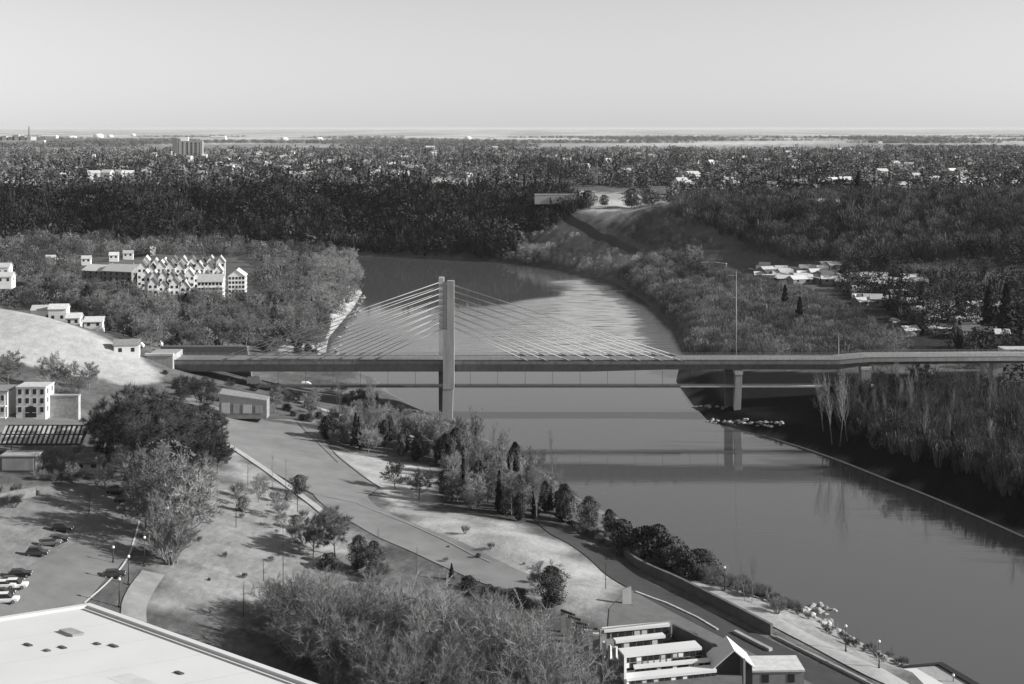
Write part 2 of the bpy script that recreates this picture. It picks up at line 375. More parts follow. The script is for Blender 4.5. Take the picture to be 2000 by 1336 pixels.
strip('curved_path', [(300,1120),(278,1150),(262,1185),(262,1215)], 4.5, mat('worn_path', 0.24, .95, .3, .3, detail=10), 0.2)
strip('car_park_kerb', [(272,1020),(250,1090),(215,1135),(165,1180)], 0.35, m_conc_l, 0.26)
drape('paved_square', [(1230,1150),(1330,1196),(1440,1250),(1560,1310),(1600,1340),(1450,1380),(1180,1330),(1190,1190)], mat('dark_paving', 0.13, 0.9, 0.2, 0.4), 0.13)

m_line = mat('worn_road_paint', 0.30, .9, .3, .8); m_seam = mat('tar_seam', 0.07, .9, .3, .8)
strip('road_edge', [(620,824),(648,880),(700,925),(742,953)], .35, m_seam, .30)
strip('road_seam', [(580,826),(612,858),(660,905)], .22, m_seam, .30)
strip('road_edge', [(700,985),(780,1017),(880,1062),(960,1100)], .3, m_line, .26)
# ------------------------------------------------------------------ the bridge
BY = 500.0; PXM = F/BY
bx = lambda px: (px-1000)*BY/F
bz = lambda py: HC-(py-HZ)*BY/F
m_deck = mat('bridge_girder', 0.19, 0.8, 0.28, 0.5, stretch=(1, 1, .2))
bridge = empty('cable_stayed_bridge', (bx(876), BY, 0), 0, 'long grey cable-stayed bridge crossing the river on one twin-legged tower', 'bridge')
def part(mb, name, m, parent=bridge, smooth=False, label=None):
    o = mb.build(name, m, None, smooth); off = Vector(bridge.location)
    o.data.transform(Matrix.Translation(-off)); o.parent = parent
    if label: o['label'] = label
    return o
WD = 11.0                                             # deck width
def girder_sec(x, zt, zb, y0=BY, y1=BY+WD):
    return [(x, y0, zt), (x, y0, zt-1.3), (x, y0+0.5, zt-1.5), (x, y0+2.2, zb), (x, y1-2.2, zb), (x, y1-0.5, zt-1.5), (x, y1, zt-1.3), (x, y1, zt)]
secs = []
for px in (338, 500, 700, 860, 1000, 1150, 1300, 1437, 1560, 1640):
    zt = bz(705); zb = bz(728) if px < 1300 else bz(724)
    secs.append(girder_sec(bx(px), zt, zb))
for px, py, dy in ((1700,701,1),(1800,702,3),(1900,704,6),(2000,707,10),(2200,716,18),(2450,730,30)):
    x = bx(px); zt = bz(py); secs.append([(a, b+dy, c) for a, b, c in girder_sec(x, zt, zt-2.6)])
part(MB().loft(secs), 'deck_girder', m_deck)
for px_ in range(365, 1640, 36):                      # segment joints of the girder
    part(MB().box(bx(px_)-.05, bx(px_)+.05, BY-.03, BY+.2, bz(705)-1.28, bz(705)-.02), 'segment_joint', m_conc_d)
# roadway, parapets and railing
rb = MB(); 
rd = [[(s[0][0], s[0][1]+0.35, s[0][2]+0.02), (s[0][0], s[7][1]-0.35, s[0][2]+0.02)] for s in secs]
for a, c in zip(rd[:-1], rd[1:]): rb.poly([a[0], c[0], c[1], a[1]])
part(rb, 'roadway', m_road_l)
for side in (0, 1):
    pb = MB(); ring = []
    for s in secs:
        yy = (s[0][1] if side == 0 else s[7][1]-0.3); ring.append([(s[0][0], yy-0.02, s[0][2]), (s[0][0], yy+0.3, s[0][2]), (s[0][0], yy+0.3, s[0][2]+0.45), (s[0][0], yy-0.02, s[0][2]+0.45)])
    part(pb.loft(ring), 'parapet', m_conc if side else m_conc_d)
    rl = MB(); x = bx(345)
    def zt_at(x):
        for a, c in zip(secs[:-1], secs[1:]):
            if a[0][0] <= x <= c[0][0]:
                u = (x-a[0][0])/(c[0][0]-a[0][0]); return a[0][2]*(1-u)+c[0][2]*u, a[0][1]*(1-u)+c[0][1]*u
        return secs[-1][0][2], secs[-1][0][1]
    prev = None
    while x < bx(2300):
        z, y0 = zt_at(x); yy = y0+0.15 if side == 0 else y0+WD-0.15
        rl.box(x-0.04, x+0.04, yy-0.04, yy+0.04, z+0.45, z+1.35)
        if prev: 
            for hh in (0.9, 1.35): rl.tube((prev[0], prev[1], prev[2]+hh), (x, yy, z+hh), 0.045, n=4)
        prev = (x, yy, z); x += 2.4
    part(rl, 'railing', m_steel)
# tower: near leg with a slot where the cable anchors sit, far leg set back and a little to the left
def zz(py, Y): return HC-(py-HZ)*Y/F
tw = empty  # (tower is a part of the bridge)
nl = MB(); x0, x1 = bx(866), bx(887.5); zt = zz(548, BY-1.6)
yN0, yN1 = BY-3.0, BY-0.35
zs, zsl = zz(641, BY), zz(757, BY)
nl.box(x0+1.55, x1, yN0, yN1, zs, zt)                  # shaft beside the slot
nl.box(x0, x1, yN0, yN1, zsl, zs-0.002)
nl.box(x0, x0+0.35, yN0+1.4, yN1, zs, zt-0.4)
tower = part(nl, 'tower_leg', m_conc, label='broad near tower leg with a slot of cable anchors')
lw = MB().loft([[(bx(864.5), yN0+0.3, 0.2), (bx(884), yN0+0.3, 0.2), (bx(884), yN1+0.2, 0.2), (bx(864.5), yN1+0.2, 0.2)],
                [(bx(865.5), yN0+0.15, zsl-0.01), (bx(885.5), yN0+0.15, zsl-0.01), (bx(885.5), yN1+0.3, zsl-0.01), (bx(865.5), yN1+0.3, zsl-0.01)]])
part(lw, 'tower_shaft', m_conc)
part(MB().box(bx(860), bx(888), yN0-1.2, yN1+1.5, -3, 1.2), 'footing', m_conc_d)
sl_ = MB()
for k in range(9):
    z = zs+0.3+k*(zt-zs-0.8)/8.5; sl_.box(x0+0.352, x0+1.545, yN0+0.5, yN1-0.1, z, z+0.45)
sl_.box(x0+0.352, x0+1.545, yN0+1.4, yN1-0.15, zs+0.1, zt-0.6)
part(sl_, 'anchor_block', m_conc_l, tower)
YF = BY+WD+0.4
fx = lambda px: (px-1000)*YF/F
fl = MB().box(fx(857), fx(867), YF, YF+2.6, zz(700, YF), zz(542, YF))
far_leg = part(fl, 'tower_leg', m_conc_l, label='slim pale far tower leg rising behind the broad one')
fd = MB().loft([[(fx(857), YF, 0.2), (fx(866), YF, 0.2), (fx(866), YF+2.4, 0.2), (fx(857), YF+2.4, 0.2)],
                [(fx(856.5), YF, zz(700.5, YF)), (fx(867), YF, zz(700.5, YF)), (fx(867), YF+2.6, zz(700.5, YF)), (fx(856.5), YF+2.6, zz(700.5, YF))]])
part(fd, 'tower_shaft', m_conc_d)  # shade on the lower far leg is put into its darker colour
cb = MB().box(fx(858), x1-0.6, yN1+0.01, YF-0.01, zs-9.5, zs-8.2)
# cable planes
anch_r = [1330,1293,1250,1205,1158,1112,1068,1030]; anch_l = [430,478,524,570,615,655,692,728]
for Yc, xl, xr, ztp in ((BY+0.2, bx(866.2), bx(887.5), zz(556, BY)), (YF-0.6, fx(857), fx(867), zz(552, YF))):
    for k in range(8):
        z0 = ztp-k*(ztp-zz(640, BY))/7
        for xs_, xe in ((xr, bx(anch_r[k])), (xl, bx(anch_l[k]))):
            yq = Yc if Yc < BY+5 else Yc-0.3
            cbm = MB(); p0 = Vector((xs_, yq-(1.6 if Yc < BY+5 else -0.8), z0)); p1 = Vector((xe, yq, bz(704.6)))
            cbm.tube(p0, p1, 0.15, 0.14, n=6)
            c = part(cbm, 'stay_cable', MATS.get('cable_sheath') or mat('cable_sheath', 0.40, 0.6, 0.08, 0.3, spec=0.4), smooth=True)
            d = (p1-p0).normalized()
            an = MB(); an.tube(p1-d*3.0, p1+d*0.3, 0.32, n=6); part(an, 'anchor_sleeve', m_steel, c)
# suspended footbridge under the deck
zp = zz(756, BY+2)
wk = MB().box(bx(500), bx(1445), BY+1.5, BY+5.5, zp, zp+0.45)
walk = part(wk, 'suspended_walkway', m_conc_l, label='slim pale footbridge hung beneath the girder')
wk2 = MB().box(bx(1447), bx(1720), BY+1.5, BY+5.5, zp, zp+0.5); part(wk2, 'suspended_walkway', m_conc_l, label='pale walkway running over the far bank')
ed = MB().box(bx(500), bx(1330), BY+1.3, BY+1.49, zp-0.1, zp+0.75); part(ed, 'edge_beam', m_conc_d, walk)
wr = MB(); x = bx(505)
while x < bx(1700):
    wr.box(x-0.03, x+0.03, BY+1.55, BY+1.61, zp+0.45, zp+1.5); x += 2.0
wr.tube((bx(505), BY+1.58, zp+1.5), (bx(1700), BY+1.58, zp+1.5), 0.035, n=4)
part(wr, 'walkway_railing', m_steel)
px = 540
while px < 1430:
    if abs(px-876) > 14:
        hg = MB(); hg.tube((bx(px), BY+3.4, zp+0.3), (bx(px), BY+3.4, bz(727)), 0.06, n=5); part(hg, 'hanger', m_black)
    px += 54
# pier on the far bank
pr = MB().loft([[(bx(1434), BY+1, 0), (bx(1447), BY+1, 0), (bx(1447), BY+4, 0), (bx(1434), BY+4, 0)],
                [(bx(1438), BY+1, bz(733)), (bx(1451), BY+1, bz(733)), (bx(1451), BY+4, bz(733)), (bx(1438), BY+4, bz(733))]])
pier = part(pr, 'pier', m_conc, label='pale leaning pier standing among boulders')
part(MB().box(bx(1437), bx(1452), BY+0.9, BY+5.1, bz(733)+0.002, bz(725)), 'pier_cap', m_white, pier)
pr = MB().box(bx(1422), bx(1437), BY+6.5, BY+9.5, 0, bz(727)); part(pr, 'pier', m_conc_d, label='dark rear pier standing behind the pale one')
part(MB().box(bx(1684), bx(1703), BY+1, BY+5, 2, bz(724)), 'pier', m_conc, label='stout pier under the right-hand approach')
part(MB().box(bx(1684)-.1, bx(1703)+.1, BY+0.9, BY+5.1, bz(724)+0.002, bz(718)), 'pier_cap', m_conc_l)
part(MB().box(bx(1960), bx(1980), BY+11, BY+15, 2, bz(712)), 'pier', m_conc, label='last pier near the right edge')
# abutment
ab = MB().box(bx(288), bx(340), BY-2, BY+WD+2, 12, bz(693)); part(ab, 'abutment', m_conc, label='square concrete abutment at the left end')
part(MB().box(bx(286), bx(341), BY-2.3, BY-0.3, bz(693)+0.002, bz(689)), 'coping', m_conc_l)
x0_, x1_ = bx(286), bx(456)
e_ = empty('approach_wall', (x0_, BY+WD+9, 18), 0, 'dark retaining wall behind the left end of the bridge deck', 'wall')
MB().loft([[(0,0,-6),(x1_-x0_+4,0,-14),(x1_-x0_+4,3,-14),(0,3,-6)],[(0,0,6.6),(x1_-x0_+1,0,6.6),(x1_-x0_+1,3,6.6),(0,3,6.6)]]).build('wall', m_conc_d, e_)
# slim masts on and behind the deck
for px_, top, Yd, lb in ((1438,528,BY+WD+6,'tall slim pale light mast rising behind the deck above the far pier'),(1638,652,BY+WD+3,'short slim light mast near where the deck bends at the right')):
    X = (px_-1000)*Yd/F; zt_ = HC-(top-HZ)*Yd/F; e = empty('light_mast', (X, Yd, h1(X, Yd)), 0, lb, 'mast', 'slim masts by the bridge')
    zb_ = e.location.z
    MB().tube((0,0,-0.5), (0,0,zt_-zb_), 0.22, 0.12, n=8).build('mast_pole', m_steel, e, True)
    MB().box(-.45, .45, -0.2, 0.2, zt_-zb_, zt_-zb_+0.25).build('lamp_head', m_steel, e)
# ------------------------------------------------------------------ trees and shrubs
def unit(v): return v/(np.linalg.norm(v, axis=-1, keepdims=True)+1e-9)
class TB:
    """collects tapered three-sided branches and sliver twigs"""
    def __init__(s): s.V = []; s.T = []; s.n = 0; s.ends = []
    def seg(s, p, q, r0, r1, n=3):
        d = unit(q-p); a = unit(np.cross(d, [0.31, 0.72, 0.62])); c = np.cross(d, a)
        an = np.arange(n)*2*math.pi/n; ring = np.outer(np.cos(an), a)+np.outer(np.sin(an), c)
        s.V.append(np.vstack([p+ring*r0, q+ring*r1])); b = s.n
        for i in range(n):
            j = (i+1) % n; s.T += [(b+i, b+j, b+n+j), (b+i, b+n+j, b+n+i)]
        s.n += 2*n
    def grow(s, r_, p, d, L, r, depth, cfg):
        k = 3 if depth > 0 else 2; cur = p.copy(); dd = d.copy(); pts = [cur.copy()]
        for i in range(k):
            dd = unit(dd+r_.normal(0, cfg['wob'], 3)+np.array([0, 0, cfg['up']]))
            nx = cur+dd*L/k; s.seg(cur, nx, r*(1-0.75*i/k), r*(1-0.75*(i+1)/k), 5 if depth == cfg['depth'] and r > 0.1 else 3); cur = nx; pts.append(cur.copy())
        if depth == 0: s.ends.append((p, cur)); return
        m = cfg['kids'][cfg['depth']-depth]
        for j in range(m):
            t = (0.3+0.7*(j+0.5)/m)*k; i = min(int(t), k-1); q = pts[i]+(pts[i+1]-pts[i])*(t-i)
            ph = j*2.4+r_.uniform(-.5, .5); a = unit(np.cross(dd, [0.1, 0.9, 0.2])); c = np.cross(dd, a)
            side = a*math.cos(ph)+c*math.sin(ph); an = cfg['ang']*r_.uniform(.7, 1.3)
            nd = unit(dd*math.cos(an)+side*math.sin(an)); nd[2] = max(nd[2], cfg.get('minz', -0.1)); nd = unit(nd)
            s.grow(r_, q, nd, L*cfg['ratio']*r_.uniform(.75, 1.2)*(1-0.35*t/k), r*0.42, depth-1, cfg)
    def twigs(s, r_, per, ln, wd, spread):
        P = np.array([e[0] for e in s.ends]); Q = np.array([e[1] for e in s.ends]); m = len(P)
        t = r_.uniform(0.1, 1, (m, per, 1)); base = (P[:,None]+(Q-P)[:,None]*t).reshape(-1, 3)
        d = unit((np.repeat(unit(Q-P)[:,None], per, 1)+r_.normal(0, spread, (m, per, 3))).reshape(-1, 3)+np.array([0, 0, 0.15]))
        L = ln*r_.uniform(.5, 1.3, (len(base), 1)); sd_ = unit(np.cross(d, r_.normal(0, 1, d.shape)))
        V = np.stack([base-sd_*wd, base+sd_*wd, base+d*L], 1).reshape(-1, 3)
        k = len(base); T = (np.arange(3*k).reshape(k, 3)+s.n); s.V.append(V); s.T += T.tolist(); s.n += 3*k
    def arrays(s): return np.vstack(s.V), np.array(s.T)
m_bark = mat('grey_bark', 0.17, 0.95, 0.25, 1.5, objrand=0.25, spec=0.1)
m_twig = mat('bare_twigs', 0.19, 0.95, 0.2, 0.4, objrand=0.3, spec=0.1)
m_twig_d = mat('dark_twigs', 0.07, 0.95, 0.25, 0.4, objrand=0.3, spec=0.1)
m_pale = mat('pale_twigs', 0.27, 0.95, 0.2, 0.4, objrand=0.25, spec=0.1)
m_need = mat('dark_needles', 0.032, 0.9, 0.4, 0.7, objrand=0.35, spec=0.15)
m_leaf = mat('evergreen_leaves', 0.062, 0.9, 0.4, 0.5, objrand=0.4, spec=0.15)
m_dry = mat('dry_leaves', 0.14, 0.95, 0.35, 0.5, objrand=0.35, spec=0.1)
def bare_tree(seed, cfg, h, r0, trunk_h, per, ln, wd, spread, twigm, name='bare_tree'):
    r_ = np.random.default_rng(seed); e = empty(name, (0, 0, 0))
    tr = TB(); z = 0; p = np.array([0, 0, -0.6]); d = np.array([0, 0, 1.0]); k = 5; rr = r0
    top = np.array([0, 0, 0.0]); P = [p]
    for i in range(k):
        d = unit(d+r_.normal(0, .05, 3)); q = P[-1]+d*(h*trunk_h+0.6)/k; tr.seg(P[-1], q, r0*(1.1-.6*i/k), r0*(1.1-.6*(i+1)/k), 7); P.append(q)
    V, T = tr.arrays(); raw_mesh('trunk', V, T, m_bark, e, smooth=True)
    cr = TB(); m = cfg['limbs']
    for j in range(m):
        u = 0.35+0.65*(j+.5)/m; t = u*k; i = min(int(t), k-1); q = P[i]+(P[i+1]-P[i])*(t-i)
        ph = j*2.4+r_.uniform(-.4, .4); an = cfg['lang']*(1.25-0.75*u)*r_.uniform(.8, 1.2)
        nd = np.array([math.cos(ph)*math.sin(an), math.sin(ph)*math.sin(an), math.cos(an)])
        cr.grow(r_, q, nd, h*cfg['llen']*r_.uniform(.8, 1.1), r0*0.42, cfg['depth'], cfg)
    cr.twigs(r_, per, ln, wd, spread); V, T = cr.arrays(); raw_mesh('crown', V, T, twigm, e)
    return e
ROUND = dict(depth=2, kids=[7, 5], wob=.13, up=.06, ang=.75, ratio=.48, limbs=10, lang=1.05, llen=.52)
UPR = dict(depth=2, kids=[7, 4], wob=.08, up=.13, ang=.45, ratio=.42, limbs=10, lang=.42, llen=.50)
def brush(seed, h, spread, stems, per, wd, twigm, name='bare_shrub', ln=1.0):
    """many stems fanning out of the ground"""
    r_ = np.random.default_rng(seed); e = empty(name, (0, 0, 0)); st = TB(); cr = TB()
    cfg = dict(depth=1, kids=[7 if per < 30 else 11], wob=.12, up=.08, ang=.5 if per < 30 else .85, ratio=.42)
    for j in range(stems):
        ph = r_.uniform(0, 6.28); an = spread*math.sqrt(r_.uniform(0.02, 1)); nd = np.array([math.cos(ph)*math.sin(an), math.sin(ph)*math.sin(an), math.cos(an)])
        b = np.array([math.cos(ph), math.sin(ph), 0])*r_.uniform(0, .12*h)*spread; b[2] = -0.4; L = h*r_.uniform(.5, .8); q = b+nd*L*.4
        st.seg(b, q, .03+.006*h, .02+.004*h); cr.grow(r_, q, nd, L*.75, .02+.004*h, 1, cfg)
    cr.twigs(r_, per, ln, wd, .33 if per < 30 else .6); V, T = st.arrays(); raw_mesh('stem', V, T, m_bark, e)
    V, T = cr.arrays(); raw_mesh('crown', V, T, twigm, e); return e
def clump_arrays(r_, n, h, rad, size, shape='round', z0=.15, lump=.25):
    """leaf-sized quads through a lumpy crown volume"""
    ph = r_.uniform(0, 2*math.pi, n); u = r_.uniform(0, 1, n); t = z0+(1-z0)*u**(.8 if shape == 'cone' else 1)
    if shape == 'cone': prof = (1-(t-z0)/(1-z0))**.85*(.8+.2*np.sin(t*38))
    elif shape == 'column': prof = np.sin(np.clip((t-z0)/(1-z0), 0, 1)*math.pi)**.45
    else: prof = np.sqrt(np.clip(1-((t-z0)/(1-z0)*2-.9)**2/1.25, 0, 1))
    l1, l2, l3 = r_.uniform(0, 6, 3); L = 1+lump*(np.sin(ph*3+l1+t*7)+.7*np.sin(ph*5+l2-t*13)+.5*np.sin(t*21+l3))
    rr = rad*prof*L*np.sqrt(r_.uniform(.25, 1, n)); c = np.stack([np.cos(ph)*rr, np.sin(ph)*rr, t*h], 1)
    nr = unit(unit(c*[1, 1, .3])+r_.normal(0, .7, (n, 3))); a = unit(np.cross(nr, r_.normal(0, 1, (n, 3)))); b = np.cross(nr, a)
    s1 = size*r_.uniform(.5, 1.3, (n, 1)); s2 = s1*r_.uniform(.4, .9, (n, 1))
    V = np.stack([c-a*s1-b*s2*.5, c+a*s1-b*s2, c+a*s1*.7+b*s2, c-a*s1*.8+b*s2*.7], 1).reshape(-1, 3)
    return V, np.arange(4*n).reshape(n, 4)
def leafy(seed, h, rad, n, size, shape, m, name, lump=.25, z0=.12):
    r_ = np.random.default_rng(seed); e = empty(name, (0, 0, 0)); tr = TB()
    tr.seg(np.array([0, 0, -.6]), np.array([0, 0, h*.8]), .03*h*.5+.05, .03, 6); V, T = tr.arrays(); raw_mesh('trunk', V, T, m_bark, e)
    V, Q = clump_arrays(r_, n, h, rad, size, shape, z0, lump); raw_mesh('crown', V, Q, m, e); return e
USED = set()
def put(proto, x, y, s, rz=None, label=None, cat='tree', group=None, sz=None, tilt=0.0, z=None):
    if proto.name not in USED: USED.add(proto.name); o = proto
    else:
        o = proto.copy(); link(o)
        for ch in PK[proto.name]: c = ch.copy(); link(c, o)
    o.location = (x, y, (h1(x, y) if z is None else z)-0.05); o.scale = (s, s, s*(sz or 1)); o.rotation_euler = (tilt*rnd.uniform(-1, 1), tilt*rnd.uniform(-1, 1), rnd.uniform(0, 6.28) if rz is None else rz)
    for k in ('label', 'category', 'group'):
        if k in o: del o[k]
    return tag(o, label, cat, group)
P = {}
P['bare'] = [bare_tree(11+i, ROUND, 12, .26, .5, 17, 1.15, .036, .5, m_twig) for i in range(3)]
P['bared'] = [bare_tree(21+i, ROUND, 12, .26, .5, 17, 1.15, .04, .5, m_twig_d) for i in range(2)]
P['barep'] = [bare_tree(25+i, ROUND, 12, .24, .5, 15, 1.1, .036, .5, m_pale) for i in range(2)]
P['pop'] = [bare_tree(31+i, UPR, 14, .17, .75, 11, 1.0, .028, .3, m_twig, 'bare_poplar') for i in range(3)]
P['brush'] = [brush(41+i, 7, .75, 42, 17, .026, m_twig) for i in range(3)]
P['brushd'] = [brush(51+i, 7, .8, 36, 12, .03, m_twig_d) for i in range(2)]
P['spruce'] = [leafy(61+i, 11, 2.5, 2600, .34, 'cone', m_need, 'spruce', .14, .06) for i in range(3)]
P['cedar'] = [leafy(71+i, 9, 2.3, 3600, .22, 'column', m_leaf, 'evergreen_tree', .32, .04) for i in range(3)]
P['bush'] = [leafy(81+i, 3.5, 2.2, 2600, .15, 'round', m_leaf, 'evergreen_bush', .36, .0) for i in range(2)]
m_soft = mat('soft_grey_brush', 0.085, .95, .35, .25, objrand=.3, spec=.05)
P['great'] = [leafy(101+i, 22, 7.0, 30000, .17, 'round', m_soft, 'great_tree', .28, .06) for i in range(2)]
P['dryl'] = [bare_tree(111+i, ROUND, 13, .3, .5, 50, 1.3, .03, .7, m_dry, 'dry_leafed_tree') for i in range(2)]
P['pinel'] = [leafy(121+i, 12, 3.2, 9000, .17, 'column', m_leaf, 'evergreen_tree', .36, .03) for i in range(2)]
P['willow'] = [brush(131+i, 11, .85, 38, 34, .017, m_twig, 'willow_thicket', .95) for i in range(3)]
P['stem'] = [bare_tree(141+i, dict(depth=1, kids=[7], wob=.05, up=.16, ang=.4, ratio=.5, limbs=13, lang=.34, llen=.36), 15, .13, .85, 6, .8, .020, .3, m_twig, 'bare_poplar') for i in range(4)]
P['willowp'] = [brush(171+i, 11, .8, 36, 30, .017, m_pale, 'willow_thicket', .95) for i in range(3)]
P['reed'] = [brush(151+i, 14, .30, 11, 7, .022, m_twig_d, 'bare_poplar', .9) for i in range(4)]
P['soft'] = [bare_tree(161+i, ROUND, 18, .4, .5, 62, 1.5, .030, .75, m_soft, 'great_tree') for i in range(3)]
P['dry'] = [leafy(91+i, 7.5, 3.2, 2200, .26, 'round', m_dry, 'dry_leafed_tree', .3, .1) for i in range(3)]
PK = {}
for L_ in P.values():
    for e_ in L_: PK[e_.name] = [o for o in SC.objects if o.parent == e_]
def pts_in(px_poly, spacing, world=None, avoid=(), jit=.45, seed=1, wet=1.5):
    W = np.array(world if world is not None else [hit(a, b)[:2] for a, b in px_poly]); r_ = np.random.default_rng(seed)
    x0, y0 = W.min(0); x1, y1 = W.max(0); gx, gy = np.meshgrid(np.arange(x0, x1+spacing, spacing), np.arange(y0, y1+spacing, spacing))
    gx = gx.ravel()+r_.uniform(-jit, jit, gx.size)*spacing; gy = gy.ravel()+r_.uniform(-jit, jit, gy.size)*spacing
    ok = inpoly(gx, gy, W); gx, gy = gx[ok], gy[ok]
    ok = sdist(gx, gy) > wet
    for A in avoid: ok &= ~inpoly(gx, gy, np.array([hit(a, b)[:2] for a, b in A]))
    return np.stack([gx[ok], gy[ok]], 1)
def wood(px_poly, spacing, mix, hs, label, cat, group, seed=1, avoid=(), world=None, sz=(0.85, 1.2), tilt=.04, wet=1.5):
    """mix: [(kind, weight)]; hs: size factor range. label may be a dict per kind"""
    p = pts_in(px_poly, spacing, world, avoid, seed=seed, wet=wet); r_ = random.Random(seed); Z = H(p[:,0], p[:,1]) if len(p) else []
    kinds = [k for k, _ in mix]; ws_ = [q for _, q in mix]
    for (x, y), z in zip(p, Z):
        k = r_.choices(kinds, ws_)[0]; lb = label[k] if isinstance(label, dict) else label
        put(r_.choice(P[k]), x, y, r_.uniform(*hs)*{'bush': 1.0}.get(k, 1), None, lb, 'shrub' if k in ('brush', 'brushd', 'bush') else 'tree', group, r_.uniform(*sz), tilt, z)
        CNT[k] = CNT.get(k, 0)+1
CNT = {}
# ---- far and massed woods: one object each, thousands of small crowns
def tmpl(seed, kind):
    r_ = np.random.default_rng(seed)
    if kind == 'round': return clump_arrays(r_, 75, 1, .42, .075, 'round', .05, .2)
    if kind == 'cone': return clump_arrays(r_, 60, 1, .2, .06, 'cone', .05, .1)
    if kind == 'big': return clump_arrays(r_, 260, 1, .42, .04, 'round', .05, .25)
    if kind in ('fuzz', 'haze'):
        n = 800 if kind == 'fuzz' else 330; ph = r_.uniform(0, 6.28, n); t = r_.uniform(0, 1, n); pr = np.sqrt(np.clip(1-(t*1.9-.85)**2/1.2, 0, 1))*(1+.3*np.sin(ph*3+t*9+r_.uniform(0, 6))); rr = .42*pr*np.sqrt(r_.uniform(.1, 1, n))
        c = np.stack([np.cos(ph)*rr, np.sin(ph)*rr, t*.9], 1); d = unit(unit(c*[1, 1, .6])*.6+r_.normal(0, .35, (n, 3))+[0, 0, .7])*r_.uniform(.07, .2, (n, 1))
        w_ = .0045 if kind == 'fuzz' else .009; s_ = unit(np.cross(d, r_.normal(0, 1, (n, 3))))*w_
        V = np.stack([c-s_, c+s_, c+d+s_*.3, c+d-s_*.3], 1).reshape(-1, 3); return V, np.arange(4*n).reshape(n, 4)
    n = 60; ph = r_.uniform(0, 6.28, n); rr = .26*np.sqrt(r_.uniform(0, 1, n)); z = r_.uniform(0, .45, n); L = r_.uniform(.25, .6, n)
    c = np.stack([np.cos(ph)*rr*.5, np.sin(ph)*rr*.5, z], 1); d = np.stack([np.cos(ph)*rr*.7, np.sin(ph)*rr*.7, L], 1)
    sd_ = unit(np.cross(d, r_.normal(0, 1, (n, 3))))*.016
    V = np.stack([c-sd_, c+sd_, c+d+sd_*.5, c+d-sd_*.5], 1).reshape(-1, 3); return V, np.arange(4*n).reshape(n, 4)
TM = {'round': [tmpl(i, 'round') for i in range(5)], 'cone': [tmpl(9+i, 'cone') for i in range(3)], 'tall': [tmpl(20+i, 'tall') for i in range(5)], 'big': [tmpl(40+i, 'big') for i in range(6)], 'fuzz': [tmpl(50+i, 'fuzz') for i in range(6)], 'haze': [tmpl(60+i, 'haze') for i in range(6)]}
m_far = mat('far_foliage', 1, .95, .15, .05, tone=True, spec=.05)
def mass(name, p, hts, tones, kinds, weights, label, cat, seed=3, wide=1.0):
    r_ = np.random.default_rng(seed); n = len(p); Z = H(p[:,0], p[:,1]); Vs = []; Fs = []; Ts = []; off = 0
    kk = r_.choice(len(kinds), n, p=np.array(weights)/sum(weights)); rot = r_.uniform(0, 6.28, n); wv = wide*r_.uniform(.75, 1.35, n)
    for ki, kd in enumerate(kinds):
        for ti, (V, Fq) in enumerate(TM[kd]):
            s = np.where((kk == ki) & ((np.arange(n) % len(TM[kd])) == ti))[0]
            if not len(s): continue
            c, sn = np.cos(rot[s]), np.sin(rot[s]); h_ = hts[s]*(1.25 if kd in ('cone',) else 1)
            x = (V[None,:,0]*c[:,None]-V[None,:,1]*sn[:,None])*(hts[s]*wv[s])[:,None]+p[s,0][:,None]
            y = (V[None,:,0]*sn[:,None]+V[None,:,1]*c[:,None])*(hts[s]*wv[s])[:,None]+p[s,1][:,None]
            z = V[None,:,2]*h_[:,None]+Z[s][:,None]-0.3
            Vs.append(np.stack([x, y, z], -1).reshape(-1, 3)); m = len(V)
            Fs.append((Fq[None]+(np.arange(len(s))*m)[:,None,None]).reshape(-1, Fq.shape[1])+off); off += m*len(s)
            tv = tones[s]*(.6 if kd == 'cone' else 1); Ts.append(np.repeat(tv, m)*r_.uniform(.8, 1.2, m*len(s)))
    o = raw_mesh(name, np.vstack(Vs), [np.vstack(Fs)], m_far, attr=np.concatenate(Ts)); return tag(o, label, cat, kind='stuff')
def wpts(x0, x1, y0, y1, sp, seed, fn=None):
    r_ = np.random.default_rng(seed); out = []
    gy = y0
    while gy < y1:
        s = sp(gy) if callable(sp) else sp; xs = np.arange(x0 if not callable(x0) else x0(gy), x1 if not callable(x1) else x1(gy), s)
        out.append(np.stack([xs+r_.uniform(-.5, .5, xs.size)*s, gy+r_.uniform(-.5, .5, xs.size)*s], 1)); gy += s
    p = np.vstack(out); p = p[sdist(p[:,0], p[:,1]) > 2]
    return p[fn(p)] if fn is not None else p
def patch(p, a, b, ph=0): return np.sin(p[:,0]/a+ph+1.7*np.sin(p[:,1]/b))*np.sin(p[:,1]/b*1.3+2*np.sin(p[:,0]/a*.6+ph))
field = np.array([UW(a, b, 46) for a, b in [(835,352),(1020,362),(1200,372),(1310,392),(1240,425),(1100,430),(1040,410),(960,390),(840,392)]])
p = wpts(lambda y: -.43*y, lambda y: .43*y, 1262, 3400, lambda y: 9.5+(y-1262)*.006, 5, lambda q: ~(inpoly(q[:,0], q[:,1], field) & (patch(q, 30, 20) > -.85)) & (patch(q, 120, 90, 2) > -.55) & (patch(q, 45, 70, 4) > -.72) & ~((q[:,0] > 100) & (q[:,0] < 900) & (q[:,1] < 1300)))
pb_ = wpts(lambda y: .118*y+8, lambda y: .45*y, 1108, 1270, 9.0, 61, lambda q: patch(q, 40, 25, 1) > -.6)
p = np.vstack([p, pb_]); pf_ = wpts(lambda y: -.42*y, lambda y: .42*y, 3400, 9500, lambda y: 26+(y-3400)*.004, 62, lambda q: patch(q, 420, 300, 1) > .45)
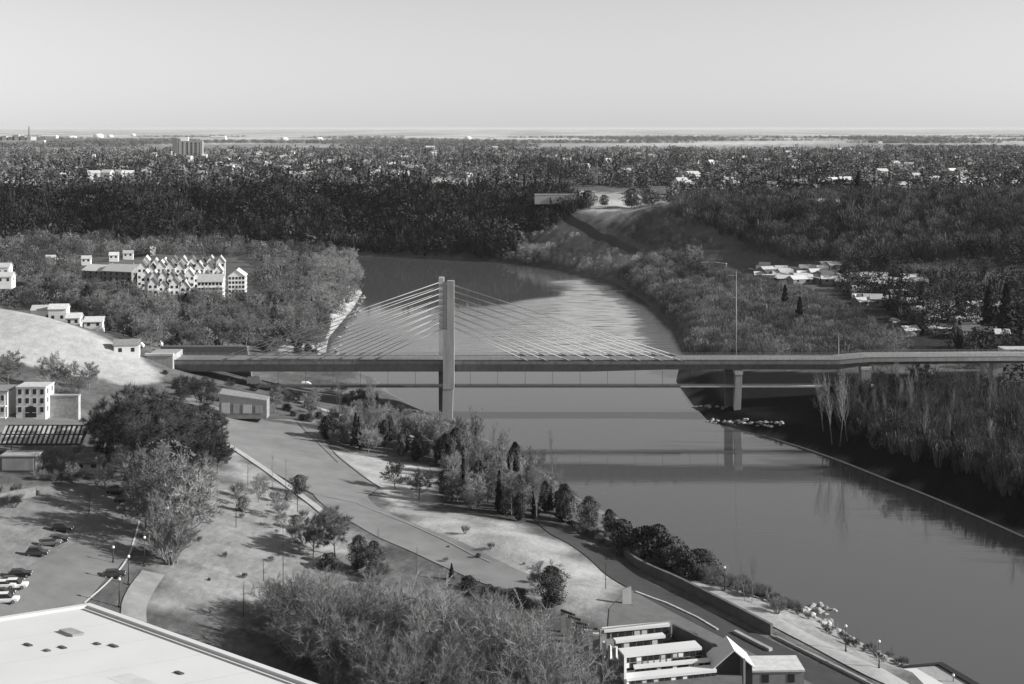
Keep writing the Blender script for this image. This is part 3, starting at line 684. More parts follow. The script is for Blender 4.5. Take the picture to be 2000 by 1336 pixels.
r_ = np.random.default_rng(63); mass('horizon_wood', pf_, r_.uniform(9, 16, len(pf_)), .12*r_.uniform(.5, 1.8, len(pf_)), ['round'], [1], 'thin dark strips of wood on the hazy plain near the horizon', 'wood', wide=1.8)
r_ = np.random.default_rng(8); pt = patch(p, 70, 60)
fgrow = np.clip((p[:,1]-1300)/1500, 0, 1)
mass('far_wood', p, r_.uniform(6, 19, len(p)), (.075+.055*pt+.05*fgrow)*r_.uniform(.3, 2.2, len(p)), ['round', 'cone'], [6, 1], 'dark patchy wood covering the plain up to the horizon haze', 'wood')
p = wpts(lambda y: -.46*y, lambda y: (65 if y > 1135 else 0)-(y-1145)*.1, 1096, 1275, 5.2, 6, lambda q: sdist(q[:,0], q[:,1]) > 2)
r_ = np.random.default_rng(9)
mass('cliff_wood', p, r_.uniform(9, 16, len(p)), (.030+.014*patch(p, 25, 14))*r_.uniform(.4, 2.3, len(p)), ['tall', 'round', 'cone'], [5, 2.5, 1.6], 'near black wood of tall thin trees on the far river cliff', 'wood')
p = wpts(lambda y: 118+(1075-y)*.5, lambda y: .47*y, 870, 1110, 6.2, 7, lambda q: ~inpoly(q[:,0], q[:,1], np.array([hit(a, b)[:2] for a, b in [(1370,512),(1640,510),(1650,548),(1500,552)]])) & ~inpoly(q[:,0], q[:,1], np.array([UW(a, b, 46) for a, b in [(1000,402),(1330,400),(1300,418),(1060,430)]])))
r_ = np.random.default_rng(10)
mass('slope_wood', p, r_.uniform(9, 15, len(p)), (.075+.03*patch(p, 22, 16))*r_.uniform(.5, 1.7, len(p)), ['tall', 'haze'], [2, 4], 'grey bare wood on the slope above the right bank', 'wood')
p = wpts(-560, -95, 700, 1078, 7.0, 8, lambda q: ~inpoly(q[:,0], q[:,1], np.array([hit(a, b)[:2] for a, b in [(150,505),(500,500),(505,590),(440,592),(330,600),(150,570)]])))
pen = p
r_ = np.random.default_rng(11)
mass('point_wood', p, r_.uniform(5, 11, len(p)), (.11+.05*patch(p, 18, 14))*r_.uniform(.45, 1.7, len(p)), ['haze', 'big', 'cone', 'tall'], [5, 2, .7, 1], 'mixed grey wood behind the pale flats on the river point', 'wood')
p = wpts(60, 200, 1085, 1200, 6.0, 12, lambda q: sdist(q[:,0], q[:,1]) > 4)
r_ = np.random.default_rng(13)
p2 = pts_in([(905,500),(1040,425),(1110,408),(1310,408),(1420,500),(1350,560),(1250,560),(1100,520),(960,508)], 5.0, seed=5)
rl_ = np.array([hit(a, b)[:2] for a, b in [(1085,408),(1110,428),(1150,450),(1200,475),(1255,502)]]); p2 = p2[(patch(p2, 16, 22, 3) > -.5) & (dist_line(p2[:,0], p2[:,1], rl_, False) > 9)]
fld = np.array([hit(a, b)[:2] for a, b in [(1095,398),(1320,392),(1310,408),(1240,432),(1150,440),(1100,425)]]); p2 = p2[~inpoly(p2[:,0], p2[:,1], fld)]
lite = inpoly(p2[:,0], p2[:,1], np.array([hit(a, b)[:2] for a, b in [(1000,420),(1090,412),(1150,455),(1260,505),(1260,560),(1100,520),(900,500)]]))
mass('ravine_scrub', p2, r_.uniform(3, 7, len(p2)), np.where(lite, .26, .10)*(1+.3*patch(p2, 20, 12))*r_.uniform(.5, 1.6, len(p2)), ['haze'], [1], 'pale scrub on the ravine slope at the river bend', 'scrub')
# right bank scrub between the far bend and the bridge
p = pts_in([(1210,545),(1300,500),(1420,545),(1560,575),(1700,640),(1760,712),(1400,712),(1345,715),(1330,650),(1280,595)], 4.2, seed=9, wet=2.5)
r_ = np.random.default_rng(15)
far_ = p[:,1] > 520
mass('bank_scrub', p[far_], r_.uniform(4, 9.5, far_.sum()), (.135+.06*patch(p[far_], 14, 10))*r_.uniform(.6, 1.5, far_.sum()), ['fuzz', 'tall'], [6, 1], 'soft grey leafless scrub on the right bank upstream of the bridge', 'scrub', wide=1.15)
p = wpts(lambda y: 205, lambda y: .45*y, 530, 880, 6.5, 17, lambda q: ~inpoly(q[:,0], q[:,1], np.array([hit(a, b)[:2] for a, b in [(1370,512),(1640,510),(1650,548),(1500,552)]])) & (patch(q, 30, 22, 1) > -.15))
r_ = np.random.default_rng(19)
mass('dark_wood', p, r_.uniform(6, 13, len(p)), (.045+.02*patch(p, 30, 20))*r_.uniform(.5, 1.9, len(p)), ['big', 'cone', 'tall'], [5, 1.5, 2], 'dark wood on the flat behind the right-hand approach', 'wood')

p = pts_in([(1590,790),(1760,760),(2000,780),(2250,850),(2250,1080),(2040,1010),(1900,940),(1780,900),(1650,862)], 2.6, seed=14, wet=2.5)
r_ = np.random.default_rng(23)
mass('undergrowth', p, r_.uniform(4, 9, len(p)), .055*r_.uniform(.4, 3.2, len(p)), ['tall', 'haze'], [3, 1], 'thin dark undergrowth filling the wood on the right bank', 'undergrowth', wide=.8)
# ---- individual trees
# river point, nearer than the flats
wood([(0,585),(130,600),(300,690),(420,690),(610,690),(650,640),(600,600),(480,592),(330,602),(150,572),(0,560)], 8.8, [('bare',5),('dry',3),('bush',2),('brush',.5),('cedar',1)], (.6,1.25),
     {'bare':'bare grey tree on the river point beyond the pale hill','dry':'round dry-leafed tree on the river point beyond the pale hill','bush':'dark low bush on the river point beyond the pale hill','brush':'leafless shrub on the river point beyond the pale hill','cedar':'dark evergreen on the river point beyond the pale hill'}, '', 'trees and shrubs on the river point', 31)
wood([(572,640),(600,560),(640,500),(690,520),(700,560),(650,615)], 6.5, [('barep',3),('brush',4)], (.7,1.15),
     {'barep':'pale feathery tree at the tip of the river point','brush':'pale feathery shrub at the tip of the river point'}, '', 'pale growth at the tip of the river point', 32)
# below the bridge's left end
wood([(350,745),(560,760),(640,800),(720,835),(600,830),(520,800),(420,780)], 8, [('brushd',3),('bush',3),('bare',1)], (.4,.7),
     {'brushd':'dark leafless shrub on the slope under the bridge\'s left end','bush':'dark low bush on the slope under the bridge\'s left end','bare':'small bare tree on the slope under the bridge\'s left end'}, '', 'growth under the left end of the bridge', 33, avoid=[[(430,765),(530,765),(530,815),(430,815)]])
wood([(640,760),(720,770),(850,830),(860,860),(760,840),(680,800)], 6.0, [('brushd',4),('bush',2),('brush',2)], (.35,.6),
     {'brushd':'dark leafless shrub on the bank left of the tower foot','bush':'dark bush on the bank left of the tower foot','brush':'grey leafless shrub on the bank left of the tower foot'}, '', 'growth on the bank left of the tower', 34)
# riverside belt
belt = [(625,850),(700,830),(850,860),(1000,915),(1070,960),(1120,1030),(1050,1032),(960,1010),(870,998),(860,915),(760,890),(650,880)]
wood(belt, 5.4, [('barep',1.6),('cedar',3.6),('spruce',1.6),('bare',2),('dry',1.6),('pop',2.2),('stem',1.5),('brush',1.2)], (.38,.78),
     {'barep':'pale bare tree in the riverside belt below the tower','cedar':'dark columnar evergreen in the riverside belt below the tower','spruce':'dark spruce in the riverside belt below the tower','bare':'grey bare tree in the riverside belt below the tower','dry':'dry-leafed tree in the riverside belt below the tower','pop':'slim bare poplar in the riverside belt below the tower','stem':'thin pale-stemmed tree in the riverside belt below the tower','brush':'leafless shrub in the riverside belt below the tower'}, '', 'trees of the riverside belt', 35, sz=(1.0,1.5))
ORD_ = ['first','second','third','fourth','fifth','sixth']
def one(kind, i, px, pb, hpx, label, cat='tree', sz=1.0, grp=None):
    """place by photo foot point and height in photo pixels"""
    x, y, z = hit(px, pb); h = hpx*y/F; nat = {'bare':14,'bared':14,'barep':14,'pop':18,'brush':8,'brushd':8,'spruce':11,'cedar':9,'bush':3.6,'dry':7.6,'great':23,'dryl':15.5,'pinel':12.5,'willow':12,'stem':17,'reed':13,'soft':21}[kind]
    return put(P[kind][i % len(P[kind])], x, y, h/nat/sz**.5, None, label, cat, grp, sz)
for k,(a,b,h_,kd) in enumerate([(905,965,62,'spruce'),(935,985,70,'cedar'),(975,1000,66,'spruce'),(1010,1005,60,'cedar'),(1045,1012,58,'spruce'),(1065,1000,50,'cedar'),(700,870,46,'spruce'),(760,860,40,'cedar'),(815,870,44,'spruce')]):
    one(kd, k, a, b, h_, ORD_[k]+' slim dark conifer of the belt, counted towards the lower right from below the tower' if k < 6 else ['slim dark conifer at the upper end of the pale lawn','small dark evergreen over the upper pale lawn','slim dark spruce just left of the tower foot'][k-6], sz=1.5)
one('cedar',0,640,858,52,'round dark evergreen beside the road, casting a long shadow over it',sz=.8)
one('cedar',1,890,905,68,'dark egg-shaped evergreen right of the tower foot')
one('cedar',2,872,912,66,'dark evergreen crowding the foot of the bridge tower')
one('bared',0,772,955,62,'dark wind-shaped pine on the edge of the pale lawn')
one('bared',1,818,975,70,'dark ragged pine right of the wind-shaped one')
one('pinel',1,1103,1018,76,'large dark evergreen at the start of the riverside path')
one('pinel',0,1150,1036,70,'dark pointed evergreen alone above the black wall')
one('cedar',2,1190,1040,46,'small dark evergreen right of the pointed one')
one('bush',0,1232,1082,52,'big dark bush by the bank right of the pointed evergreen','shrub')
one('bush',1,1280,1092,66,'round bush highest of those along the bank','shrub')
one('bush',0,1330,1118,50,'dark bush at the head of the promenade','shrub')
one('bush',1,1345,1128,40,'dark bush just behind the first promenade lamp','shrub')
one('spruce',0,882,1132,32,'small dark spruce alone on the lower lawn','tree')
one('bush',0,915,1150,26,'low dark bush right of the small lone spruce','shrub')
one('pinel',0,1078,1185,92,'big dark evergreen left of the stone pergola',sz=.8)
one('bare',0,1062,1165,85,'thin bare tree behind the big dark evergreen',sz=.8)
one('bush',1,1012,1178,30,'low bush with a dark shadow on the lower lawn','shrub')
for k,(a,b,h_) in enumerate([(402,905,95),(425,925,70),(418,880,90),(440,905,45)]): one('soft', k, a, b, h_, ['grey brushy tree running down from the great clump','lowest grey brush at the road side of the great clump','upper grey brush between great clump and road','small grey brush touching the road'][k])
wood([(385,950),(620,1000),(690,1100),(560,1180),(330,1180),(330,1090)], 14, [('bush',2),('brush',3),('brushd',2)], (.1,.26),
     {'bush':'tiny dark bush on the open park slope','brush':'tiny leafless shrub on the open park slope','brushd':'tiny dark shrub on the open park slope'}, '', 'tiny shrubs on the park slope', 51)
wood([(800,1010),(1000,1060),(1150,1120),(1150,1180),(1000,1150),(850,1090)], 11, [('bush',2),('brush',3)], (.1,.3),
     {'bush':'tiny dark bush on the pale lower lawn','brush':'tiny leafless shrub on the pale lower lawn'}, '', 'tiny shrubs on the lower lawn', 52)
one('bush',0,955,1165,24,'small bush among the lower lawn shadows','shrub')
# park slope trees in the centre
one('dry',0,585,965,38,'dark grey tree where road and side road meet')
one('dryl',1,655,1085,112,'large pale grey tree in the middle of the park slope')
one('dryl',0,612,1088,84,'darker tree leaning on the large pale grey one')
one('pinel',1,700,1112,70,'dark tree right of the large pale grey one')
one('pinel',0,730,1125,72,'dark tree nearest the lower road')
one('bush',1,642,1112,32,'dark bush at the foot of the large pale grey tree','shrub')
one('brush',0,740,1135,50,'grey thicket below the dark trees','shrub')
wood([(470,940),(560,960),(640,1020),(600,1060),(500,1040),(440,990)], 7.5, [('dry',2),('brush',3),('barep',2)], (.3,.55),
     {'dry':'low dry-leafed tree on the upper park slope','brush':'leafless shrub on the upper park slope','barep':'pale bare tree on the upper park slope'}, '', 'growth on the upper park slope', 36)
# great dark trees and willows at the left
one('soft',0,295,945,205,'great dark round tree towering over the upper road',sz=1.0)
for k,(a,b,h_) in enumerate([(215,900,130),(250,925,185),(345,930,175),(398,925,120)]):
    one('soft', k, a, b, h_, ['leftmost dark tree of the great clump by the upper road','tallest dark tree of the great clump by the upper road','dark tree at the right of the great clump by the upper road','smaller dark tree at the right end of the great clump'][k])
for k,(a,b,h_) in enumerate([(235,900,120),(275,905,140),(320,915,150),(365,915,140),(395,900,110)]):
    one('cedar', k, a, b, h_, ['dark evergreen at the left foot of the great clump','second dark evergreen inside the great clump','middle dark evergreen inside the great clump','fourth dark evergreen inside the great clump','dark evergreen at the right foot of the great clump'][k], sz=.8)
for k,(a,b,h_) in enumerate([(205,960,60),(290,1010,160),(318,1060,190),(350,1065,180),(375,1020,150),(255,940,90),(330,1100,110)]):
    one(['barep','bare','bare','barep','bare','barep','brush'][k], k, a, b, h_, ['pale bare tree above the white parked car','bare grey tree left in the tall grove by the car park','tallest bare tree of the grove by the car park','pale bare tree in the middle of the grove','bare tree at the right side of the grove','small pale tree behind the grove','leafless thicket at the grove\'s foot'][k])
one('bare',1,15,760,85,'dark bare tree rising behind the white house at the left edge')
one('bare',2,95,760,75,'wide bare tree between white house and pale hill')
one('bare',0,130,765,70,'bare tree right of the wide one below the pale hill')
one('bare',1,173,762,62,'small bare tree alone against the pale hill')
for k,(a,b) in enumerate([(70,790),(105,785),(130,788),(85,770),(150,770)]):
    one('barep' if k % 2 else 'brush', k, a, b, 42, ['pale shrub beside the white house','pale bushy tree above the stone wall','leafless shrub on top of the stone wall','pale bushy tree behind the white house','leafless shrub right of the stone wall top'][k], 'shrub')
wood([(310,700),(345,745),(430,770),(440,830),(400,850),(330,780)], 7, [('bared',2),('bush',3),('brushd',2)], (.4,.7),
     {'bared':'dark bare tree beside the bridge abutment','bush':'dark bush beside the bridge abutment','brushd':'dark shrub beside the bridge abutment'}, '', 'growth by the abutment', 37)
wood([(75,905),(150,900),(200,925),(160,945),(60,945)], 4.5, [('barep',2),('brush',3),('bush',1)], (.3,.5),
     {'barep':'small pale tree in front of the panel roof','brush':'leafless shrub in front of the panel roof','bush':'dark bush in front of the panel roof'}, '', 'growth in front of the panel roof', 38)
wood([(-40,965),(80,960),(60,990),(-40,1000)], 4.5, [('brushd',3),('bush',2)], (.3,.5), {'brushd':'dark shrub at the upper left of the car park','bush':'dark bush at the upper left of the car park'}, '', 'shrubs left of the car park', 39)
for k,(a,b,h_) in enumerate([(285,1035,110),(300,1080,120),(345,1100,120),(372,1060,130),(322,990,130),(300,985,90)]):
    one(['bare','pop','bare','barep','dry','pop'][k], k, a, b, h_, ['bare tree beside the farthest car park lamp','slim poplar between two car park lamps','bare tree lowest in the grove by the car park','pale tree at the lawn side of the grove','dry-leafed tree deep in the grove by the car park','slim poplar at the top corner of the car park'][k])
# foreground willow thickets
ORD = ['first','second','third','fourth','fifth','sixth','seventh','eighth','ninth','tenth','eleventh','twelfth']
for k,(a,b,h_,sz) in enumerate([(560,1250,110,1),(590,1290,150,1),(640,1290,170,1),(690,1310,200,1),(740,1305,190,1),(620,1230,110,1),(700,1240,120,1),(770,1250,130,1),(560,1230,90,1),(660,1335,90,1),(740,1350,110,1)]):
    x, y = U3(a, b, 13)[:2]; hh = h_*y/F
    put(P['willow'][k % 3], x, y, hh/12*1.1*[1.1,.75,.95,1.12,.85][k % 5], None, ORD[k]+' willow thicket from the white roof, in its shade', 'shrub', 'willow thicket behind the white roof', 1.0)
for k,(a,b,h_) in enumerate([(830,1330,190),(880,1350,230),(940,1350,200),(1000,1360,190),(1050,1370,170),(1085,1372,150),(1110,1400,130),(815,1420,180),(930,1430,170),(1010,1430,160),(1080,1440,170),(1130,1450,120),(800,1270,120),(900,1290,130),(970,1300,110),(1030,1310,100),(1065,1300,80)]):
    x, y = U3(a, b, 10)[:2]; hh = h_*y/F
    put(P['willowp' if k < 7 or k > 12 else 'willow'][k % 3], x, y, hh/12*1.15*[1.12,.8,.95,1.15,.72,.9,1.0][k % 7], None, ['back','middle','front','front','rear'][min(4,(k+3)//7)]+' row wispy willow clump at the bottom centre, '+ORD[k % 8]+' from the left', 'shrub', 'willow clumps at the bottom centre', 1.0)
# promenade saplings and thin growth on the bank
wood([(1330,1110),(1480,1165),(1560,1200),(1545,1215),(1440,1170),(1330,1125)], 3.6, [('brush',3),('stem',3)], (.25,.5),
     {'brush':'small leafless shrub on the bank beside the promenade','stem':'thin pale sapling on the bank beside the promenade'}, '', 'thin growth along the promenade bank', 41, wet=.3)
wood([(1140,1030),(1230,1070),(1330,1100),(1480,1155),(1560,1195),(1540,1200),(1330,1125),(1220,1090),(1130,1040)], 3.6, [('brush',3),('bare',1)], (.25,.5),
     {'brush':'grey shrub on the bank between dark bushes','bare':'small bare tree on the bank between dark bushes'}, '', 'growth between the dark bushes', 42, wet=.3)
for k,(a,b,h_) in enumerate([(1365,1118,46),(1262,1078,50),(1212,1058,44),(1385,1128,30),(1300,1108,36)]): one('bush', k, a, b, h_, ['dark bush nearest the promenade head lamp','dark bush wedged between the two big ones','dark bush left of the biggest one','small dark bush past the promenade head','dark bush below the round one'][k], 'shrub')
wood([(1570,1205),(1640,1235),(1700,1268),(1780,1302),(1755,1306),(1690,1280),(1600,1228)], 2.6, [('brush',3),('brushd',2),('stem',.7)], (.12,.3),
     {'brush':'low grey shrub in the riprap below the promenade','brushd':'low dark shrub in the riprap below the promenade','stem':'thin stem in the riprap below the promenade'}, '', 'scrub in the riprap', 55, wet=.2)
wood([(1240,1062),(1340,1095),(1480,1150),(1570,1198),(1560,1204),(1460,1160),(1330,1112)], 2.4, [('brush',3),('brushd',3)], (.15,.34),
     {'brush':'low grey shrub on the water side of the promenade','brushd':'low dark shrub on the water side of the promenade'}, '', 'low scrub on the promenade\'s water side', 56, wet=.2)
# right bank poplars below the approach
wood([(1600,800),(1760,770),(2000,790),(2250,850),(2250,1080),(2040,1000),(1900,930),(1780,890),(1660,850)], 5.5, [('reed',8),('stem',1.2),('bared',.5)], (.6,1.05),
     {'reed':'dark many-stemmed bare poplar in the wood on the dark right bank','stem':'tall bare poplar with one thin pale stem in the wood on the dark right bank','brush':'leafless shrub in the wood on the dark right bank','bared':'dark bare tree in the wood on the dark right bank'}, '', 'bare wood on the dark right bank', 43, tilt=.12)
for k,(a,b,h_) in enumerate([(1625,868,130),(1640,872,150),(1655,862,120),(1608,842,110)]):
    one('stem', k, a, b, h_, ['pale leaning poplar, second from the left at the wood\'s edge','pale leaning poplar, third from the left at the wood\'s edge','pale leaning poplar, fourth from the left at the wood\'s edge','pale leaning poplar, first at the wood\'s left edge'][k]).rotation_euler[1] = -.12
one('barep',0,1745,712,88,'pale spreading bare tree standing behind the right approach')
one('bared',0,1350,560,70,'tall dark tree alone above the right bank scrub')
one('spruce',1,1533,612,55,'dark spruce alone in the right bank scrub')
one('spruce',2,1562,640,60,'slim dark spruce right of the other one in the scrub')
one('barep',1,1355,520,48,'pale forked tree at the foot of the far slope')
one('spruce',0,1930,650,90,'black spruce near the right edge behind the approach')
one('spruce',1,1965,655,100,'tallest black spruce near the right edge')
print('COUNTS', CNT, len(SC.objects))
# ------------------------------------------------------------------ buildings
m_wall_w = mat('white_render_wall', 0.70, 0.8, 0.12, 0.5, objrand=0.12)
m_wall_g = mat('grey_brick_wall', 0.22, 0.9, 0.2, 0.8, objrand=0.25)
m_wall_m = mat('pale_siding', 0.5, 0.85, 0.15, 0.6, objrand=0.2)
m_roof_p = mat('pale_shingle_roof', 0.50, 0.9, 0.2, 0.8, objrand=0.25)
m_roof_d = mat('dark_shingle_roof', 0.10, 0.9, 0.25, 0.8, objrand=0.3)
m_roof_w = mat('white_membrane_roof', 0.62, 0.75, 0.06, 0.12, spec=0.3)
m_glass = mat('window_glass', 0.03, 0.15, 0.2, 0.5, spec=0.6)
m_frame = mat('window_frame', 0.6, 0.6, 0.05, 0.5)
def wins(parent, w, d, h, cols, rows, face='front', ww=1.3, wh=1.4, frame=False, z0=1.0, side_cols=0):
    """windows of a box that spans x -w/2..w/2, y 0..d (front at y = 0)"""
    for r_ in range(rows):
        for c in range(cols):
            x = -w/2+(c+.5)*w/cols; z = z0+(h-z0)*(r_+.25)/rows
            o = MB().box(x-ww/2, x+ww/2, -0.05, 0.08, z, z+wh).build('window', m_glass, parent)
            if frame: MB().box(x-ww/2-.12, x+ww/2+.12, -0.10, -0.052, z-.14, z-.002).build('sill', m_frame, o)
        for c in range(side_cols):
            y = (c+.5)*d/side_cols; z = z0+(h-z0)*(r_+.25)/rows
            MB().box(w/2-.08, w/2+.05, y-ww/2, y+ww/2, z, z+wh).build('window', m_glass, parent)
def house(name, x, y, z, w, d, h, rz, label, cat='house', group=None, roof='gable', rise=2.5, wm=None, rm=None, cols=3, rows=1, side=2, ridge='x', ww=1.3, chimney=False, frame=False):
    e = empty(name, (x, y, z), rz, label, cat, group); wm = wm or m_wall_m; rm = rm or m_roof_p
    body = MB().box(-w/2, w/2, 0, d, -2, h)
    ov = .4
    if roof == 'gable':
        if ridge == 'x':
            body.poly([(-w/2,0,h),(-w/2,d,h),(-w/2,d/2,h+rise)][::-1]); body.poly([(w/2,0,h),(w/2,d,h),(w/2,d/2,h+rise)])
            rf = MB(); s = rise/(d/2)
            for sg in (0, 1):
                y0 = -ov if sg == 0 else d+ov; z0_ = h-ov*s
                a = [(-w/2-ov, y0, z0_), (w/2+ov, y0, z0_), (w/2+ov, d/2, h+rise), (-w/2-ov, d/2, h+rise)]
                b_ = [(p[0], p[1], p[2]+.25) for p in a]; rf.loft([a, b_])
        else:
            body.poly([(-w/2,0,h),(w/2,0,h),(0,0,h+rise)]); body.poly([(-w/2,d,h),(w/2,d,h),(0,d,h+rise)][::-1])
            rf = MB(); s = rise/(w/2)
            for sg in (-1, 1):
                x0 = sg*(w/2+ov); z0_ = h-ov*s
                a = [(x0, -ov, z0_), (x0, d+ov, z0_), (0, d+ov, h+rise), (0, -ov, h+rise)]
                rf.loft([a, [(p[0], p[1], p[2]+.25) for p in a]])
    else:
        rf = MB().box(-w/2-.15, w/2+.15, -.15, d+.15, h+.002, h+.35)
    body.build('wall', wm, e); rfo = rf.build('roof', rm, e)
    if chimney: MB().box(w*.2, w*.2+.8, d*.6, d*.6+.8, h, h+rise+1.2).build('chimney', m_wall_g, rfo)
    if cols: wins(e, w, d, h, cols, rows, ww=ww, side_cols=side, frame=frame, wh=min(1.5, h/rows*.55))
    return e
# --- houses on the river point
G_ = 'flats and terraces on the river point'
def at(px, py): return hit(px, py)
for k, (px, py, w, d, h, rz, rise, lb) in enumerate([
    (188,548,22,15,6,-.35,3.2,'pale-roofed terrace block at the left end of the flats'),
    (228,552,22,16,7,-.35,3.6,'second pale-roofed terrace block from the left end of the flats'),
    (268,556,20,17,7.5,-.35,4.0,'third pale-roofed terrace block, with dark gable end facing the river')]):
    x, y, z = at(px, py); house('terrace_block', x, y, z, w, d, h, rz, lb, 'building', G_, rise=rise, cols=5, rows=2, side=3, wm=m_wall_g, rm=m_wall_m, chimney=True)
ORDN = ['first','second','third','fourth','fifth','sixth','seventh','eighth','ninth','tenth','eleventh','twelfth']
for row, (ya, yb, xa, xb, hh, nm) in enumerate([(590,592,288,372,9.5,'front'),(577,577,276,430,11,'second'),(563,562,268,436,12,'third'),(548,548,276,440,12,'back')]):
    n_ = int((xb-xa)/17)
    for k in range(n_):
        px = xa+(k+.5)*(xb-xa)/n_; x, y, z = at(px, ya+(yb-ya)*k/n_); r2 = random.Random(k+row*10)
        house('gabled_flats', x, y, z, 5.6, 11, hh*r2.uniform(.85, 1.1), .18, ORDN[k]+' narrow gabled flat from the left in the '+nm+' row of the river point flats', 'building', G_, ridge='y', rise=3.6, cols=2, rows=3, side=2 if row == 0 else 0, wm=m_wall_w, rm=m_roof_p if r2.random() < .6 else m_roof_d, ww=1.4)
x, y, z = at(410,590); e = house('apartment_block', x, y, z, 14, 14, 11.5, .1, 'widest white apartment block with four rows of dark windows', 'building', G_, ridge='x', rise=3.5, cols=7, rows=4, side=4, wm=m_wall_w)
for s in range(3): MB().box(-6.9, 6.9, -1.1, -0.12, 2.9+s*2.7, 3.1+s*2.7).build('balcony', m_wall_w, e)
x, y, z = at(462,585); house('apartment_block', x, y, z, 9.5, 13, 13.5, .1, 'tall white apartment block at the right end of the flats', 'building', G_, ridge='y', rise=3.5, cols=5, rows=5, side=4, wm=m_wall_w)
for px, py, w, lb in [(298,494,5,'tiny white hut above the flats'),(120,518,10,'white house in the trees left of the flats'),(98,512,9,'grey-white house left of the one in the trees'),(222,506,9,'white house just behind the terrace blocks'),(250,502,10,'second white house just behind the terrace blocks'),(168,513,9,'white house at the back left of the terraces')]:
    x, y, z = at(px, py+5); house('small_house', x, y, z+1, w*.7, 6, 3.6, .2, lb, 'house', 'small houses around the flats', rise=1.8, cols=2 if w > 6 else 0, side=0, wm=m_wall_w)
for px, py, w, h, lb in [(82,610,11,6,'white house behind the crest of the pale hill'),(112,612,9,7,'dark house beside the white one behind the hill'),(142,617,7,4,'little white house right of the dark one'),(182,622,9,3.5,'low white house behind the right part of the hill'),(5,575,7,5,'white house at the left edge above the pale hill'),(8,592,8,4,'second white house at the left edge above the pale hill')]:
    X, Y = UW(px, py, 24); house('small_house', X, max(Y, 590), 19 if px > 60 else 33, w*.9, 7, h, .1, lb, 'house', 'houses behind the pale hill', rise=1.8, cols=2, side=1, wm=m_wall_w if 'white' in lb else m_roof_d)
# --- by the left end of the bridge
x, y, z = at(247,692); house('small_house', x, y, z-1, 9, 6, 4.5, .2, 'white cottage with grey roof beside the abutment', 'house', None, rise=1.5, cols=2, side=1, wm=m_wall_w, rm=m_wall_g)
def van(px, py, label, m=None, L=5.5, hh=2.3, rz=0.0, cat='van', group='vehicles near the left end of the bridge'):
    x, y, z = at(px, py); e = empty('van', (x, y, z+.05), rz, label, cat, group)
    MB().loft([[(-L/2,-1,.45),(L/2,-1,.45),(L/2,1,.45),(-L/2,1,.45)],[(-L/2,-1,1.3),(L/2,-1,1.2),(L/2,1,1.2),(-L/2,1,1.3)],[(-L/2+.1,-.9,hh),(L/2-1.2,-.9,hh),(L/2-1.2,.9,hh),(-L/2+.1,.9,hh)]]).build('body', m or m_white, e)
    for sx in (-1, 1):
        for sy in (-1, 1): MB().tube((sx*L*.32, sy*.85, .4), (sx*L*.32, sy*1.05, .4), .4, n=12).build('wheel', m_black, e)
    MB().poly([(L/2-.15,-.86,1.28),(L/2-.15,.86,1.28),(L/2-1.12,.8,hh-.06),(L/2-1.12,-.8,hh-.06)]).build('windscreen', m_glass, e)
    return e
van(304,677,'white box truck parked left of the grey car above the bridge end', L=5.5, hh=3.0)
van(356,672,'grey-white car parked right of the box truck', hh=1.7, L=4.5)
van(272,680,'white van parked between cottage and box truck', L=3.5, hh=2.4)
van(497,752,'largest white truck on the slope below the bridge', L=5.5, hh=3.1)
van(541,765,'rounded white van on the slope below the bridge', L=4.6, hh=2.2, rz=-.3)
van(598,755,'small white van farthest right below the bridge', L=3.6, hh=1.8)
van(527,783,'small white car lowest on the slope below the bridge', L=3, hh=1.5)
# retaining wall by the lower road
x0, y0, z0 = at(428,812); x1, y1, z1 = at(535,812); e = empty('roadside_wall', (x0, y0, z0), 0, 'long grey concrete wall with pale panels beside the road under the bridge', 'wall')
L = x1-x0; MB().loft([[(0,0,-1),(L,0,-1),(L,5,-1),(0,5,-1)],[(0,0,7.2),(L,0,5.0),(L,5,5.4),(0,5,8.0)]]).build('wall', m_wall_g, e)
for k, (a, b_) in enumerate([(.05,.22),(.30,.42),(.50,.68),(.76,.9)]): MB().box(a*L, b_*L, -.12, -.003, .8, 4.2-.3*k).build('panel', m_conc if k % 2 else m_conc_l, e)
# --- left: white house, stone wall, panel roof, low buildings
x, y, z = at(20,818)
e = house('white_house', x+5.5, y+1, z, 8.4, 7, 8.6, 0, 'tall white house with an arched doorway at the left edge', 'house', None, roof='flat', rise=0, wm=m_wall_w, rm=m_roof_p, cols=4, rows=3, side=2, ww=1.0, frame=True)
ar = MB(); pts_ = [(-1.6,-.07,.2),(1.6,-.07,.2)]+[(1.6*math.cos(t_), -.07, 2.0+1.5*math.sin(t_)) for t_ in [i*math.pi/10 for i in range(11)]]; ar.poly(pts_); ar.build('arched_door', m_black, e)
e = house('balcony_building', x-7, y+.5, z, 12, 9, 7.5, 0, 'grey and white building with balconies at the left edge', 'house', None, roof='flat', rise=0, wm=m_wall_m, rm=m_wall_g, cols=5, rows=2, side=0, frame=True)
for s in range(2): MB().box(-6, 6, -1.6, -.12, .2+s*3.3, .45+s*3.3).build('balcony', m_wall_w, e)
for s in range(6): MB().box(-5.9+s*2.3, -5.6+s*2.3, -1.6, -1.35, -1, 6.9).build('balcony_post', m_wall_w, e)
x0, y0, z0 = at(88,815); x1, y1, z1 = at(172,815)
e = empty('stone_wall', (x0, y0, z0), 0, 'broad grey stone retaining wall right of the white house', 'wall'); MB().box(0, x1-x0, 0, 2, -1, 6.0).build('wall', m_stone, e); MB().box(-.1, x1-x0+.1, -.15, 2.1, 6.002, 6.3).build('coping', m_conc, e)
